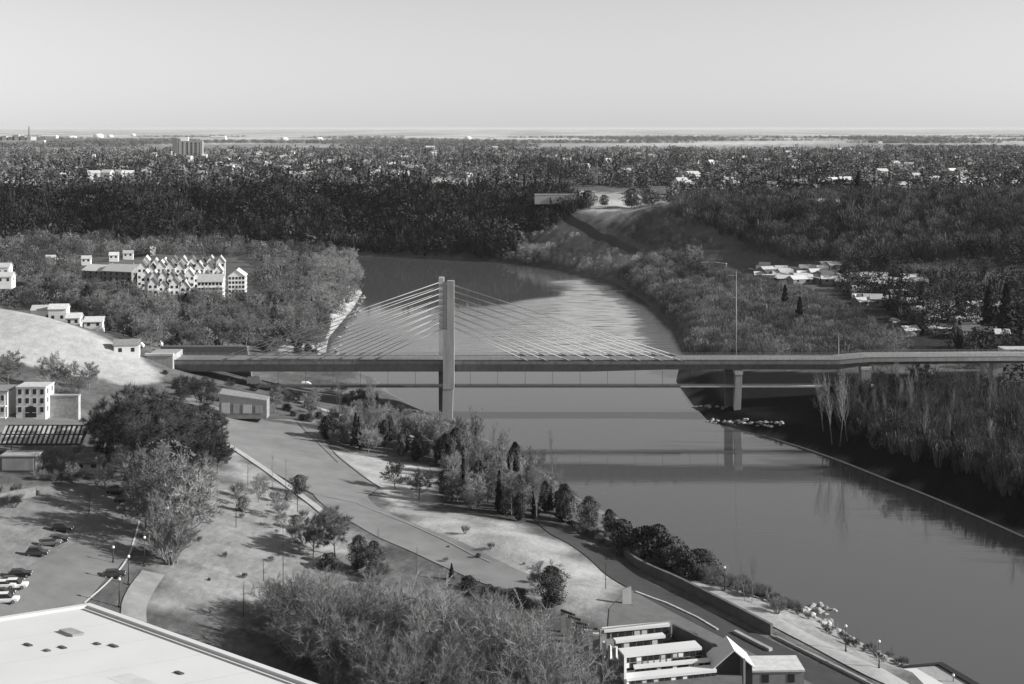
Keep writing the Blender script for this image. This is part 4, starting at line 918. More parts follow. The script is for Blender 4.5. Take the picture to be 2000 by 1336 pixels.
# panel-roofed carport
x0, y0, z0 = at(-10,900); x1, y1, z1 = at(168,900); L = x1-x0
e = empty('panel_canopy', (x0, y0+1, z0), 0, 'long dark canopy roofed with two rows of pale panels', 'canopy')
hb, hf = 6.8, 3.6; dd_ = 8.0
MB().loft([[(0,0,hf),(L,0,hf),(L,dd_,hb),(0,dd_,hb)],[(0,0,hf+.2),(L,0,hf+.2),(L,dd_,hb+.2),(0,dd_,hb+.2)]]).build('roof', m_black, e)
nn = 17
for i in range(nn):
    for j in range(2):
        a = i*L/nn+.25; b_ = a+L/nn-.6; v0 = .06+.47*j; v1 = v0+.40; sk = 0.9
        q = []
        for (xx, vv) in ((a, v0), (b_, v0), (b_, v1), (a, v1)): q.append((xx-sk*vv, dd_*vv, hf+(hb-hf)*vv+.21))
        MB().loft([q, [(p[0], p[1], p[2]+.06) for p in q]]).build('roof_panel', m_conc_l if (i*7+j*3) % 5 else m_conc, e)
for i in range(7): MB().box(i*L/6.3+.1, i*L/6.3+.35, .2, .45, -1, hf+.1).build('post', m_steel, e)
x, y, z = at(35,925); e = house('garage', x, y, z, 8.5, 5, 4.0, 0, 'low grey garage with a pale shutter under the panel canopy', 'building', None, roof='flat', wm=m_wall_g, rm=m_conc, cols=0)
MB().box(-3.8, 3.8, -.12, -.003, .8, 3.6).build('shutter', m_conc, e)
x, y, z = at(170,925); e = house('stone_shed', x, y, z, 6.5, 5, 2.6, 0, 'small stone shed with a dark hipped roof beside the white obelisk', 'shed', None, rise=1.6, wm=m_stone, rm=m_roof_d, cols=2, side=0)
x, y, z = at(188,925); e = empty('obelisk', (x, y, z), 0, 'small white obelisk beside the stone shed', 'monument')
MB().box(-.8,.8,-.8,.8,-.5,.7).build('plinth', m_stone, e); MB().loft([[(-.45,-.45,.7),(.45,-.45,.7),(.45,.45,.7),(-.45,.45,.7)],[(-.25,-.25,3.8),(.25,-.25,3.8),(.25,.25,3.8),(-.25,.25,3.8)],[(-.03,-.03,4.3),(.03,-.03,4.3),(.03,.03,4.3),(-.03,.03,4.3)]]).build('shaft', m_conc_l, e)
x0, y0, z0 = at(-60,990); x1, y1, z1 = at(70,985)
e = empty('low_wall', (x0, y0, z0), math.atan2(y1-y0, x1-x0), 'rough low stone wall along the top of the car park', 'wall'); MB().box(0, math.hypot(x1-x0, y1-y0), 0, .8, -.5, 1.6).build('wall', m_stone, e)

# --- cars in the car park
def car(px, py, label, m, rz=0.0, L=4.4, suv=False):
    x, y, z = at(px, py); e = empty('parked_car', (x, y, z+.15), rz, label, 'car', 'cars in the car park'); h_ = 1.75 if suv else 1.45; W_ = .9
    def ring(x0, x1, ww, z_): return [(x0,-ww,z_),(x1,-ww,z_),(x1,ww,z_),(x0,ww,z_)]
    MB().loft([ring(-L/2+.1, L/2-.1, W_-.05, .25), ring(-L/2, L/2, W_, .5), ring(-L/2+.05, L/2-.1, W_-.02, .85), ring(-L/2+.25, L/2-.95, W_-.08, .93)]).build('body', m, e)
    MB().loft([ring(-L/2+.35, L/2-1.1, W_-.1, .932), ring(-L/2+.75, L/2-1.85, W_-.22, h_-.05)]).build('windows', m_glass, e)
    MB().box(-L/2+.78, L/2-1.9, -W_+.24, W_-.24, h_-.048, h_).build('roof', m, e)
    for sx in (-1, 1):
        for sy in (-1, 1):
            o = MB().tube((sx*L*.31, sy*(W_-.16), .33), (sx*L*.31, sy*(W_+.03), .33), .33, n=14).build('wheel', m_black, e)
            MB().tube((sx*L*.31, sy*(W_+.031), .33), (sx*L*.31, sy*(W_+.045), .33), .19, n=10).build('rim', m_steel, o)
    for sy in (-1, 1): MB().box(L/2-.12, L/2+.01, sy*.6-.15, sy*.6+.15, .55, .72).build('headlight', m_white, e)
    return e
m_cp = [mat('car_paint_black', .015, .25, .05, 1, spec=.6), mat('car_paint_dark', .04, .25, .05, 1, spec=.6), mat('car_paint_white', .78, .3, .03, 1, spec=.6), mat('car_paint_grey', .14, .3, .05, 1, spec=.6)]
for k, (px, py, mi, rz, lb) in enumerate([(228,966,0,0,'black car at the top of the car park under the trees'),(243,982,1,.1,'dark car just above the white one'),(248,997,2,0,'white car in the right-hand row of the car park'),(122,1038,0,0,'black car alone in the middle of the left row'),
    (98,1066,3,.15,'grey car with a white nose above the dark brown-grey one'),(112,1060,0,.1,'black car half hidden behind the grey one'),(72,1086,1,.1,'dark car in the left row below the grey one'),(38,1128,0,.2,'black car high in the lower left cluster'),(22,1142,1,.1,'dark car in the middle of the lower left cluster'),
    (30,1150,2,.1,'white car in the lower left cluster'),(8,1150,2,.1,'white car at the left edge of the lower cluster'),(4,1166,0,.1,'black car at the left edge of the lower cluster'),(12,1178,2,.1,'white car lowest of the lower left cluster'),(222,1128,1,.2,'dark car beside the kerb below the lamp posts')]):
    car(px, py, lb, m_cp[mi], rz, suv=k % 3 == 0)
# --- lamp posts
def lamp(px, pb, pt, label, group, globe=True, m=None):
    x, y, z = at(px, pb); h_ = (pb-pt)*y/F; e = empty('lamp_post', (x, y, z), 0, label, 'lamp', group)
    o = MB().tube((0,0,-.3), (0,0,h_-.5), .13, .09, n=8).build('pole', m_black, e, True); MB().tube((0,0,-.1), (0,0,.7), .24, .18, n=8).build('pole_base', m_black, e, True)
    g_ = MB(); rr_ = .3; rings = []
    for i in range(5):
        a = -1.2+i*.62; rings.append([(rr_*math.cos(a)*math.cos(t_), rr_*math.cos(a)*math.sin(t_), h_-.28+rr_*math.sin(a)) for t_ in [j*math.pi/5 for j in range(10)]])
    g_.loft(rings).build('lamp_globe', m_white, e, True); MB().tube((0,0,h_-.62),(0,0,h_-.5), .09, .2, n=8).build('collar', m_black, e)
    return e
for px, pb, pt, lb in [(233,1186,1128,'lamp post nearest the white roof, with a white globe'),(251,1142,1084,'second lamp post up from the white roof'),(282,1106,1047,'third lamp post up from the white roof'),(309,1070,1014,'farthest lamp post by the car park, among the bare trees'),(221,1100,1066,'short lamp post at the end of the car park kerb')]: lamp(px, pb, pt, lb, 'lamp posts by the car park')
for px, pb, pt, lb in [(1415,1154,1106,'lamp post at the head of the promenade near the bank bushes'),(1652,1274,1220,'middle lamp post of the promenade, below the rock outcrop'),(1717,1306,1250,'promenade lamp post just above the landing stage'),(1862,1350,1316,'lamp post standing on the landing stage'),(1237,1064,1030,'lamp post half hidden by the bushes on the bank')]: lamp(px, pb, pt, lb, 'lamp posts along the promenade')
# thin bare saplings on the lawn
def sapling(px, pb, pt, label):
    x, y, z = at(px, pb); h_ = (pb-pt)*y/F; r2 = random.Random(px); e = empty('sapling', (x, y, z), 0, label, 'tree', 'staked saplings on the park slope')
    MB().tube((0,0,-.3), (r2.uniform(-.15,.15),0,h_), .10, .03, n=5).build('trunk', m_black if px % 2 else m_bark, e)
    c = MB()
    for i in range(26):
        z_ = h_*r2.uniform(.3, .97); a = r2.uniform(0, 6.28); l_ = r2.uniform(.3, .9)*(1.1-z_/h_+.3); c.tube((0,0,z_), (l_*math.cos(a), l_*math.sin(a), z_+l_*.8), .025, .008, n=3)
    c.build('crown', m_twig_d, e)
for px, pb, pt, lb in [(484,955,892,'tall sapling on the left verge of the road'),(532,952,882,'tallest sapling on the verge, second from the left'),(558,955,894,'sapling by the small dark grey tree'),(597,954,930,'short sapling where the roads meet'),(424,1004,928,'sapling at the left of the upper park slope'),(461,1030,968,'sapling with a dark shadow patch beside it'),
    (581,1000,960,'small sapling behind the pale grey tree'),(553,1150,1028,'tall black sapling in the middle of the lawn'),(515,1135,1092,'short sapling with one side branch'),(475,1205,1135,'straight sapling standing at the edge of the great shadow'),(410,1203,1187,'little stump-like sapling at the edge of the shadow'),(814,1145,1065,'thin sapling right of the dark trees'),(738,1080,1030,'sapling at the edge of the lower road'),(1183,1150,1100,'sapling above the stone pergola'),(1300,1010,960,'thin pale stem at the water\'s edge')][:14]: sapling(px, pb, pt, lb)

# --- white-roofed building in the near left corner
zr = 40.0; A_ = Vector(U3(175,1178,zr)); r1_ = (Vector(U3(620,1336,zr))-A_).normalized(); l1_ = (Vector(U3(0,1205,zr))-A_).normalized()
e = empty('white_roofed_building', (A_.x, A_.y, h1(A_.x, A_.y)), 0, 'large building with a flat white roof in the near left corner', 'building'); off_ = e.location.copy()
c0, c1, c2, c3 = A_, A_+r1_*92, A_+r1_*92+l1_*70, A_+l1_*70
def rel(p, z): return (p.x-off_.x, p.y-off_.y, z-off_.z)
cs = [c0, c3, c2, c1]
MB().prism([rel(c, 0)[:2] for c in cs], -6, zr-off_.z-.91).build('wall', m_wall_m, e)
def inset(d): 
    return [c0+(r1_+l1_)*d*1.15, c3+(r1_-l1_)*d, c2-(r1_+l1_)*d, c1+(l1_-r1_)*d]
MB().poly([rel(c, zr-.32) for c in inset(.7)]).build('roof', m_roof_w, e)
pa = MB()
for ring_o, ring_i in ((inset(-.12), inset(.72)),):
    for i in range(4):
        j = (i+1) % 4; a, b_, c, d = ring_o[i], ring_o[j], ring_i[j], ring_i[i]
        pa.loft([[rel(a, zr-.9), rel(b_, zr-.9), rel(c, zr-.9), rel(d, zr-.9)], [rel(a, zr), rel(b_, zr), rel(c, zr), rel(d, zr)]])
pa.build('parapet', m_roof_w, e)
gt = MB(); a = c0+r1_*1.2+l1_*1.5; b_ = c0+r1_*90+l1_*1.5; n_ = l1_*.55
gt.poly([rel(a, zr-.31), rel(b_, zr-.31), rel(b_+n_, zr-.31), rel(a+n_, zr-.31)]); gt.build('roof_edge_strip', m_conc_d, e)  # dark flat strip along the inside of the parapet
def onroof(px, py): return Vector(U3(px, py, zr-.3))
def rbox(c, w_, d_, h_, name, m_):
    u_ = r1_; v_ = l1_; q = [c-u_*w_/2-v_*d_/2, c+u_*w_/2-v_*d_/2, c+u_*w_/2+v_*d_/2, c-u_*w_/2+v_*d_/2][::-1]
    return MB().prism([rel(p, 0)[:2] for p in q], zr-off_.z-.318, zr-off_.z-.318+h_).build(name, m_, e)
rbox(onroof(140,1237), 3.2, 1.6, .35, 'roof_hatch', m_conc)
for px, py, w_ in [(55,1260,1.3),(92,1271,.9),(122,1265,1.2),(190,1258,1.0),(222,1262,1.5),(350,1315,1.3)]: rbox(onroof(px, py), w_, .5, .18, 'roof_vent', m_roof_d)
for k in range(1, 9):
    a = c0+r1_*(k*9.5)+l1_*2.3; b_ = a+l1_*64; n_ = r1_*.10; MB().poly([rel(a, zr-.316), rel(b_, zr-.316), rel(b_+n_, zr-.316), rel(a+n_, zr-.316)][::-1]).build('roof_seam', m_conc_l, e)
rbox(onroof(260,1330), 6, 3, .015, 'roof_patch', mat('weathered_membrane', .55, .85, .15, .4))

# --- terraced building at the bottom
e = empty('terraced_building', (U3(1330,1300,12)), 0, 'white terraced building stepping down in rows of checkered windows', 'building'); o_ = e.location.copy()
def tl(p): return (p[0]-o_.x, p[1]-o_.y, p[2]-o_.z)
def tier(pl, pr, z, depth, drop, cols, rows, gap=.25, gm=None):
    a = Vector(U3(pl[0], pl[1], z)); b_ = Vector(U3(pr[0], pr[1], z)); u_ = (b_-a).normalized(); n_ = Vector((-u_.y, u_.x, 0)); L_ = (b_-a).length
    q = [a, b_, b_+n_*depth, a+n_*depth]; MB().prism([tl(p)[:2] for p in q], z-o_.z-.5, z-o_.z).build('terrace_roof', m_roof_w, e)
    q = [a+u_*.15+n_*.35, b_-u_*.15+n_*.35, b_-u_*.15+n_*(depth-.1), a+u_*.15+n_*(depth-.1)]
    MB().prism([tl(p)[:2] for p in q], z-o_.z-drop, z-o_.z-.502).build('wall', m_wall_g, e); r2 = random.Random(int(pl[1]))
    hh_ = (drop-.6)/rows
    for r_ in range(rows):
        for c in range(cols):
            x0_ = (c+.12+r2.uniform(0,.1))*L_/cols; x1_ = (c+.9)*L_/cols; zb_ = z-.6-(r_+1)*hh_+.12; zt_ = zb_+hh_-.2
            p0 = a+u_*x0_+n_*.35; p1 = a+u_*x1_+n_*.35; q = [p0-n_*.10, p1-n_*.10, p1+n_*.05, p0+n_*.05]
            k_ = r2.random(); MB().prism([tl(p)[:2] for p in q], zb_-o_.z, zt_-o_.z).build('window', m_glass if k_ < .62 else (m_white if k_ > .85 else m_conc_l), e)
tier((1180,1231), (1308,1219), 14.3, 1.6, 1.9, 9, 1); tier((1203,1252), (1300,1241), 14.1, 1.6, 1.8, 7, 1)
tier((1219,1280), (1371,1264), 14.0, 3.4, 2.6, 13, 2); tier((1240,1302), (1386,1288), 12.7, .9, 1.7, 14, 1)
tier((1219,1326), (1400,1308), 12.0, 2.4, 3.2, 16, 2)
q = [U3(*p, 12.0) for p in [(1219,1340),(1450,1322),(1449,1297),(1310,1222),(1172,1236)]]
MB().prism([tl(p)[:2] for p in q], -5, -1.2).build('base', m_conc_d, e)  # top is the courtyard floor, its shadow painted in as dark colour
def wallseg(p, q, z0_, z1_, th, m_, nm):
    p = Vector(p); q = Vector(q); d_ = (q-p).normalized(); n_ = Vector((-d_.y, d_.x, 0))*th
    MB().prism([tl(v)[:2] for v in (p, q, q+n_, p+n_)], z0_-o_.z, z1_-o_.z).build(nm, m_, e)
wallseg(U3(1172,1230,14.4), U3(1310,1214,14.4), 6, 14.4, .5, m_wall_g, 'rear_wall'); wallseg(U3(1313,1215,14.2), U3(1452,1294,13.2), 6, 13.8, .5, m_roof_d, 'side_wall')  # side wall: shade of its inner face painted as a dark colour
wallseg(U3(1219,1266,13.8), U3(1219,1345,11.8), 5, 13.45, .45, m_wall_w, 'end_wall')
for k in range(4): wallseg(U3(1176+k*11,1250+k*5,13.8), U3(1181+k*11,1251+k*5,13.8), 5, 13.4, .8, m_wall_m, 'buttress')
for k, (px, py, r_) in enumerate([(1335,1250,1.6),(1352,1252,1.3),(1400,1292,1.6),(1415,1290,1.3),(1320,1245,1.0),(1388,1270,1.1)]):
    x, y = UW(px, py, 11); put(P['bush'][k % 2], x, y, r_/2.6, None, ['bush in the dark courtyard of the terraced building','second courtyard bush','large courtyard bush by the lower windows','courtyard bush next to the side wall','little courtyard bush at the back','courtyard bush between the terraces'][k]+('' if k == 0 else ' of the terraced building'), 'shrub', 'courtyard bushes', z=10.8)
# gabled house and flat shed at the very bottom
x, y = UW(1433,1336,9); e2 = house('gabled_house', x, y, 7, 6.8, 6, 5.2, .05, 'small house with a black gable and white roof at the bottom edge', 'house', None, ridge='y', rise=2.9, wm=m_black, rm=m_roof_w, cols=0)
x, y = UW(1520,1340,8); e2 = house('shed', x, y, 7, 9.5, 6.5, 3.6, .03, 'grey shed with a pale flat roof at the bottom edge', 'shed', None, roof='flat', wm=m_wall_g, rm=m_roof_p, cols=2, rows=1, side=1)
# stone pergola
e = empty('stone_pergola', U3(1140,1262,9), 0, 'old stone pergola of thick pillars and dark beams beside the willows', 'pergola')
r2 = random.Random(4)
for k, (px, py) in enumerate([(1100,1230),(1112,1238),(1122,1248),(1134,1250),(1146,1262),(1166,1268)]):
    p = Vector(U3(px, py, 9))-e.location; w_ = .55 if k < 5 else .9; MB().loft([[(p.x-w_,p.y-.5,-1.5),(p.x+w_,p.y-.5,-1.5),(p.x+w_,p.y+.5,-1.5),(p.x-w_,p.y+.5,-1.5)],[(p.x-w_*.9,p.y-.45,3.6-.1*k),(p.x+w_*.9,p.y-.45,3.6-.1*k),(p.x+w_*.9,p.y+.45,3.6-.1*k),(p.x-w_*.9,p.y+.45,3.6-.1*k)]]).build('pillar', m_stone if k != 5 else m_conc_l, e)
for a, b_ in [((1096,1228),(1124,1238)),((1110,1240),(1136,1248)),((1122,1252),(1150,1258)),((1134,1262),(1168,1266))]:
    p = Vector(U3(*a, 9))-e.location; q = Vector(U3(*b_, 9))-e.location; MB().tube((p.x,p.y,3.75), (q.x,q.y,3.7), .28, n=5).build('beam', m_roof_d, e)
# white pillar slab above the square
x, y, z = at(1224,1180); e = empty('stone_slab', (x, y, z), .1, 'upright pale stone slab where the path meets the square', 'monument'); MB().loft([[(-1,-.3,-.5),(1,-.3,-.5),(1,.3,-.5),(-1,.3,-.5)],[(-.95,-.25,3.2),(.95,-.25,3.8),(.95,.25,3.8),(-.95,.25,3.2)]]).build('slab', m_conc_l, e); MB().box(-1.3,1.3,-.6,.6,-.4,.15).build('plinth', m_stone, e)

# --- retaining wall beside the riverside road
def line_wall(name, px_line, th, hgt, m_, label, cat='wall', cap=None, zoff=0.0):
    Wp = [Vector(hit(a, b)[:2]) for a, b in px_line]; P2 = []
    for a, b_ in zip(Wp[:-1], Wp[1:]):
        n = max(1, int((b_-a).length/2.5)); P2 += [a+(b_-a)*i/n for i in range(n)]
    P2.append(Wp[-1]); secs_ = []; cp = []; e = empty(name, (P2[0].x, P2[0].y, h1(*P2[0])), 0, label, cat); o_ = e.location
    for i, p in enumerate(P2):
        d = (P2[min(i+1, len(P2)-1)]-P2[max(i-1, 0)]).normalized(); n_ = Vector((-d.y, d.x)); z = h1(p.x, p.y)+zoff; t = i/(len(P2)-1); hh_ = hgt(t) if callable(hgt) else hgt; q = p+n_*th
        secs_.append([(p.x-o_.x,p.y-o_.y,z-1-o_.z),(q.x-o_.x,q.y-o_.y,z-1-o_.z),(q.x-o_.x,q.y-o_.y,z+hh_-o_.z),(p.x-o_.x,p.y-o_.y,z+hh_-o_.z)])
        p_ = p-n_*.08; q = q+n_*.08; cp.append([(p_.x-o_.x,p_.y-o_.y,z+hh_+.003-o_.z),(q.x-o_.x,q.y-o_.y,z+hh_+.003-o_.z),(q.x-o_.x,q.y-o_.y,z+hh_+.16-o_.z),(p_.x-o_.x,p_.y-o_.y,z+hh_+.16-o_.z)])
    MB().loft(secs_).build('wall', m_, e)
    if cap: MB().loft(cp).build('coping', cap, e)
line_wall('river_wall', [(1092,1008),(1130,1030),(1180,1062),(1240,1105),(1330,1150),(1420,1196),(1505,1241)], .6, lambda t: .6+1.5*min(1, t*1.6), m_conc_d, 'dark retaining wall between riverside road and promenade', cap=m_conc_d)  # shaded road face of this wall is put into its dark colour
line_wall('low_kerb_wall', [(1515,1247),(1600,1290),(1700,1340),(1800,1400)], .35, .5, m_conc, 'low kerb wall continuing the retaining wall to the bottom edge')
line_wall('stone_border', [(1240,1158),(1300,1180),(1360,1208),(1400,1232)], .5, .35, m_stone, 'rough stone border along the left of the riverside road')
line_wall('stone_planter', [(1432,1238),(1470,1258),(1502,1274)], .9, .7, m_stone, 'short pile-like stone planter by the riverside road')
line_wall('bank_fence', [(1220,1060),(1320,1096),(1400,1130),(1480,1165),(1500,1172)], .12, .7, m_black, 'thin dark fence above the water along the promenade', 'fence')
line_wall('path_edging', [(1505,1242),(1600,1285),(1690,1330)], .25, .25, m_pave, 'pale edging on the road side of the promenade')
# landing stage
e = empty('landing_stage', U3(1800,1325,2.6), 0, 'pale landing stage with a dark edge jutting into the river', 'dock'); o2 = e.location
q = [Vector(U3(*p, 2.8))-o2 for p in [(1690,1310),(1752,1304),(1838,1297),(1985,1385),(1800,1400)]]; MB().prism([(p.x, p.y) for p in q][::-1], -2.5, .25).build('deck', m_pave, e)
q = [Vector(U3(*p, 2.8))-o2 for p in [(1750,1305),(1840,1296.5),(1990,1384),(1980,1390),(1832,1301),(1752,1307)]]; MB().prism([(p.x, p.y) for p in q][::-1], -.5, .6).build('rim', m_black, e)
q = [Vector(U3(*p, 2.8))-o2 for p in [(1700,1314),(1790,1308),(1870,1355),(1780,1380)]]; MB().prism([(p.x, p.y) for p in q][::-1], .252, .5).build('roof_slab', m_roof_w, e)

# --- boulders
def boulder_mesh(seed):
    bm = bmesh.new(); bmesh.ops.create_icosphere(bm, subdivisions=2, radius=1); r2 = random.Random(seed); k = [r2.uniform(0, 6) for _ in range(4)]
    for v in bm.verts:
        c = v.co; v.co = c*(1+.22*math.sin(c.x*3+k[0])+.18*math.sin(c.y*4+k[1])+.14*math.sin(c.z*5+k[2])); v.co.z *= .62
    me = bpy.data.meshes.new('boulder'); bm.to_mesh(me); bm.free(); me.materials.append(m_stone); return me
BM = [boulder_mesh(i) for i in range(5)]
def rocks(px_line, n, s0, s1, label, group, spread, m_=None, seed=1, zmin=-.2):
    r2 = random.Random(seed); W_ = [Vector(hit(a, b)[:2]) for a, b in px_line]
    for i in range(n):
        t = r2.uniform(0, len(W_)-1.001); k = int(t); p = W_[k]+(W_[k+1]-W_[k])*(t-k); s = r2.uniform(s0, s1); o = bpy.data.objects.new('boulder', BM[r2.randrange(5)]); link(o)
        x = p.x+r2.uniform(-spread, spread); y = p.y+r2.uniform(-spread, spread); o.location = (x, y, max(h1(x, y), zmin)+s*.12); o.scale = (s*r2.uniform(.8,1.4), s, s*r2.uniform(.7,1.1)); o.rotation_euler = (0, 0, r2.uniform(0, 6)); tag(o, label, 'boulder', group)
rocks([(1385,824),(1430,826),(1470,826),(1520,830)], 46, .4, 1.0, 'pale boulder in the riprap around the foot of the far pier', 'boulders around the far pier', 1.6, seed=2)
rocks([(1352,796),(1380,795),(1420,797)], 14, .4, .9, 'pale boulder on the spit behind the far pier', 'boulders behind the far pier', 1.0, seed=3)
rocks([(1570,1200),(1590,1196),(1615,1204),(1600,1216)], 26, .5, 1.3, 'boulder in the rocky outcrop beside the promenade', 'boulders of the promenade outcrop', 1.6, seed=4)
rocks([(1620,1222),(1680,1258),(1740,1290),(1775,1305)], 46, .3, .7, 'boulder in the riprap between outcrop and landing stage', 'riprap boulders by the promenade', .8, seed=5)
rocks([(650,700),(672,655),(700,600),(708,575)], 30, .5, 1.3, 'pale boulder on the beach of the river point', 'boulders on the point\'s beach', 2.5, seed=6)
rocks([(1600,545),(1680,575),(1720,570)], 18, .8, 2.0, 'pale boulder heap on the dark flat behind the bridge', 'boulder heap on the right flat', 5, seed=7)
rocks([(1720,640),(1800,600),(1850,640),(1900,660)], 26, .8, 2.2, 'pale boulder in the broken terrace on the right flat', 'boulders of the broken terrace', 4, seed=8)
# --- walls and sheds on the right flat
def far_wall(px_line, th, hgt, m_, label, zoff=0): line_wall('terrace_wall', px_line, th, hgt, m_, label, cap=m_conc_l, zoff=zoff)
far_wall([(1368,521),(1395,520),(1418,523)], 1.2, 3, m_stone, 'upper dark wall with a pale top above the right bank scrub')
far_wall([(1462,536),(1520,545),(1600,556)], 1.5, 4, m_conc_d, 'long dark wall with a pale top running right from the upper one')
far_wall([(1500,530),(1560,532),(1640,545)], 2, 3, m_stone, 'broad rubble terrace wall behind the long dark one')
far_wall([(1740,590),(1790,600),(1850,612)], 4, 3, m_stone, 'low rubble wall left of the flat-roofed pavilion')
far_wall([(1800,625),(1860,642),(1920,655)], 4, 2.5, m_stone, 'low rubble wall in front of the flat-roofed pavilion')
x, y, z = at(1868,612); e = house('pavilion', x, y, z, 30, 12, 4.5, -.05, 'flat-roofed grey pavilion with two dark doors on the right flat', 'building', None, roof='flat', wm=m_wall_g, rm=m_wall_g, cols=0)
for sx in (-5, 5): MB().box(sx-1.2, sx+1.2, -.08, .05, -.5, 2.8).build('door', m_black, e)
x, y, z = at(1432,556); e = empty('concrete_block', (x, y, z), 0, 'small pale concrete block at the end of the upper dark wall', 'block'); MB().box(-3.5,3.5,0,5,-1,5.5).build('wall', m_conc, e); MB().box(-3.8,3.8,-.3,5.3,5.502,6).build('cap', m_conc_l, e)
X, Y = UW(1905,712,8); e = house('ruin', X, 540, 9, 14, 8, 7, 0, 'pale broken-topped stone building behind the right approach', 'building', None, roof='flat', wm=m_stone, rm=m_stone, cols=3)
X, Y = UW(1955,712,8); e = house('ruin', X, 545, 9, 18, 8, 10, 0, 'taller pale stone building at the right edge behind the approach', 'building', None, roof='flat', wm=m_stone, rm=m_stone, cols=4, rows=2)
def flat_houses(n, box, seed, label, group):
    r2 = random.Random(seed)
    for i in range(n):
        x, y, z = hit(r2.uniform(box[0], box[1]), r2.uniform(box[2], box[3])); w_ = r2.uniform(6, 15)
        house('small_house', x, y, z, w_, w_*.7, r2.uniform(2.6, 4), r2.uniform(-.4, .4), label, 'house', group, rise=1.8, wm=m_wall_g, rm=m_roof_p if r2.random() < .75 else m_roof_d, cols=2, side=0)
flat_houses(34, (1490,1645,528,556), 1, 'small pale-roofed house in the upper cluster on the right flat', 'upper cluster of small houses on the right flat')
flat_houses(30, (1650,1800,545,600), 2, 'small pale-roofed house among trees in the middle of the right flat', 'houses among trees on the right flat')
flat_houses(30, (1780,1990,600,668), 3, 'small pale-roofed house at the lower end of the right flat', 'lower houses on the right flat')
# --- the plain: tower block, houses, works
def flat3(px, py, z=48): X, Y = UW(px, py, z); return X, Y, z
x, y, z = flat3(366,317,46); s_ = y/F
e = empty('tower_block', (x, y, z-2), .12, 'tall grey apartment tower standing alone above the left woods', 'building')
wB = 46*s_; hB = 44*s_
MB().box(-wB*.62, -wB*.42, 0, 18, 0, hB*1.12).build('stair_tower', m_wall_g, e); MB().box(-wB*.418, wB*.62, 1, 22, 0, hB).build('wall', m_wall_g, e)
MB().box(-wB*.3, wB*.02, 4, 16, hB+.003, hB*1.16).build('plant_room', m_white, e)
for k in range(5): MB().box(-wB*.36+k*wB*.19, -wB*.30+k*wB*.19, .6, .99, 2, hB-2).build('pilaster', m_conc, e)
for r_ in range(10):
    for c in range(6): MB().box(-wB*.38+c*wB*.165, -wB*.38+c*wB*.165+3.4, .9, 1.02, 4+r_*(hB-6)/10, 6.2+r_*(hB-6)/10).build('window', m_glass, e)
for px, py, w_, h_, lb in [(555,272,16,7,'white storage dome beyond the woods, left of the pair'),(623,272,18,7,'white storage dome beyond the woods, right of the pair'),(140,268,20,6,'white oval tank near the left horizon'),(192,266,20,8,'tall white tank near the left horizon'),(260,262,9,4,'small white tank alone near the left horizon'),(95,268,30,7,'long white hall near the left horizon'),(215,265,12,5,'white tank beside the tall one near the left horizon'),
    (425,270,30,7,'long pale hall right of the apartment tower'),(840,294,18,12,'white block where the woods end, left of centre'),(914,269,13,6,'white dome near the horizon at centre left'),(960,268,16,4,'flat white hall near the horizon at centre'),(1000,266,14,4,'faint white hall near the horizon at centre'),(941,294,14,8,'white block at the wood edge left of its twin'),(967,292,16,9,'white block at the wood edge right of its twin'),
    (1448,292,9,7,'small white block on the right plain'),(1463,291,10,5,'white hut beside the small block on the right plain'),(1606,292,10,7,'white tank on the right plain, left of three'),(1634,291,20,5,'white hall between two tanks on the right plain'),(1659,292,9,6,'white tank on the right plain, right of three'),(1720,297,8,24,'slim white tower on the right plain'),(1730,301,8,5,'white hut at the foot of the slim tower'),
    (1980,295,18,4,'low white hall at the far right'),(1910,296,30,3,'long low white hall near the right edge'),(684,294,12,5,'white hut at the wood edge left of centre'),(713,293,16,4,'pale hall at the wood edge left of centre'),(1314,298,12,4,'pale hut at the wood edge right of centre'),(183,322,6,24,'slim white chimney tower in the left woods'),(498,300,16,8,'white house at the wood edge right of the tower'),(1540,288,34,6,'long grey-white works hall on the right plain')]:
    X, Y, Z = flat3(px, py+3, 47); s_ = Y/F; round_ = any(q_ in lb for q_ in ('tank', 'dome')); e = empty('storage_tank' if round_ else 'distant_hall', (X, Y, Z), 0, lb, 'tank' if round_ else 'building', 'white structures on the plain'); W_ = w_*s_/2; H_ = h_*s_
    if round_:
        rings = [[(W_*math.cos(a)*c_, W_*math.sin(a)*c_, H_*z_) for a in [i*math.pi/10 for i in range(20)]] for c_, z_ in ((1,0),(1,.5),(.9,.75),(.6,.93),(.15,1))]; MB().loft(rings).build('dome', m_white, e, True); MB().tube((0,0,-1),(0,0,.02*H_), W_*1.03, n=20).build('base', m_conc, e)
    else:
        dp = min(W_*1.2, 40); MB().box(-W_, W_, 0, dp, -1, H_*.8).build('wall', m_white, e); MB().loft([[(-W_*1.02,-1,H_*.801),(W_*1.02,-1,H_*.801),(W_*1.02,dp,H_*.801),(-W_*1.02,dp,H_*.801)],[(-W_*.9,dp*.3,H_),(W_*.9,dp*.3,H_),(W_*.9,dp*.6,H_),(-W_*.9,dp*.6,H_)]]).build('roof', m_roof_w, e)
# works at the left horizon
e = empty('power_works', flat3(30,283,46), 0, 'grey works with a dark chimney at the left horizon', 'building'); s_ = e.location.y/F
for k in range(6): MB().box((-38+k*12)*s_, (-30+k*12)*s_, 0, 60, 0, (20-k % 3*2)*s_).build('boiler_house', m_conc if k % 2 else m_wall_g, e)
MB().box(-45*s_, 60*s_, -20, 0, 0, 9*s_).build('hall', m_wall_m, e); MB().tube((21*s_,30,0), (21*s_,30,36*s_), 1.4*s_, 1.0*s_, n=12).build('chimney', m_roof_d, e)
MB().box(-10*s_, 90*s_, -90, -50, 0, 3.5*s_).build('low_hall', m_white, e)
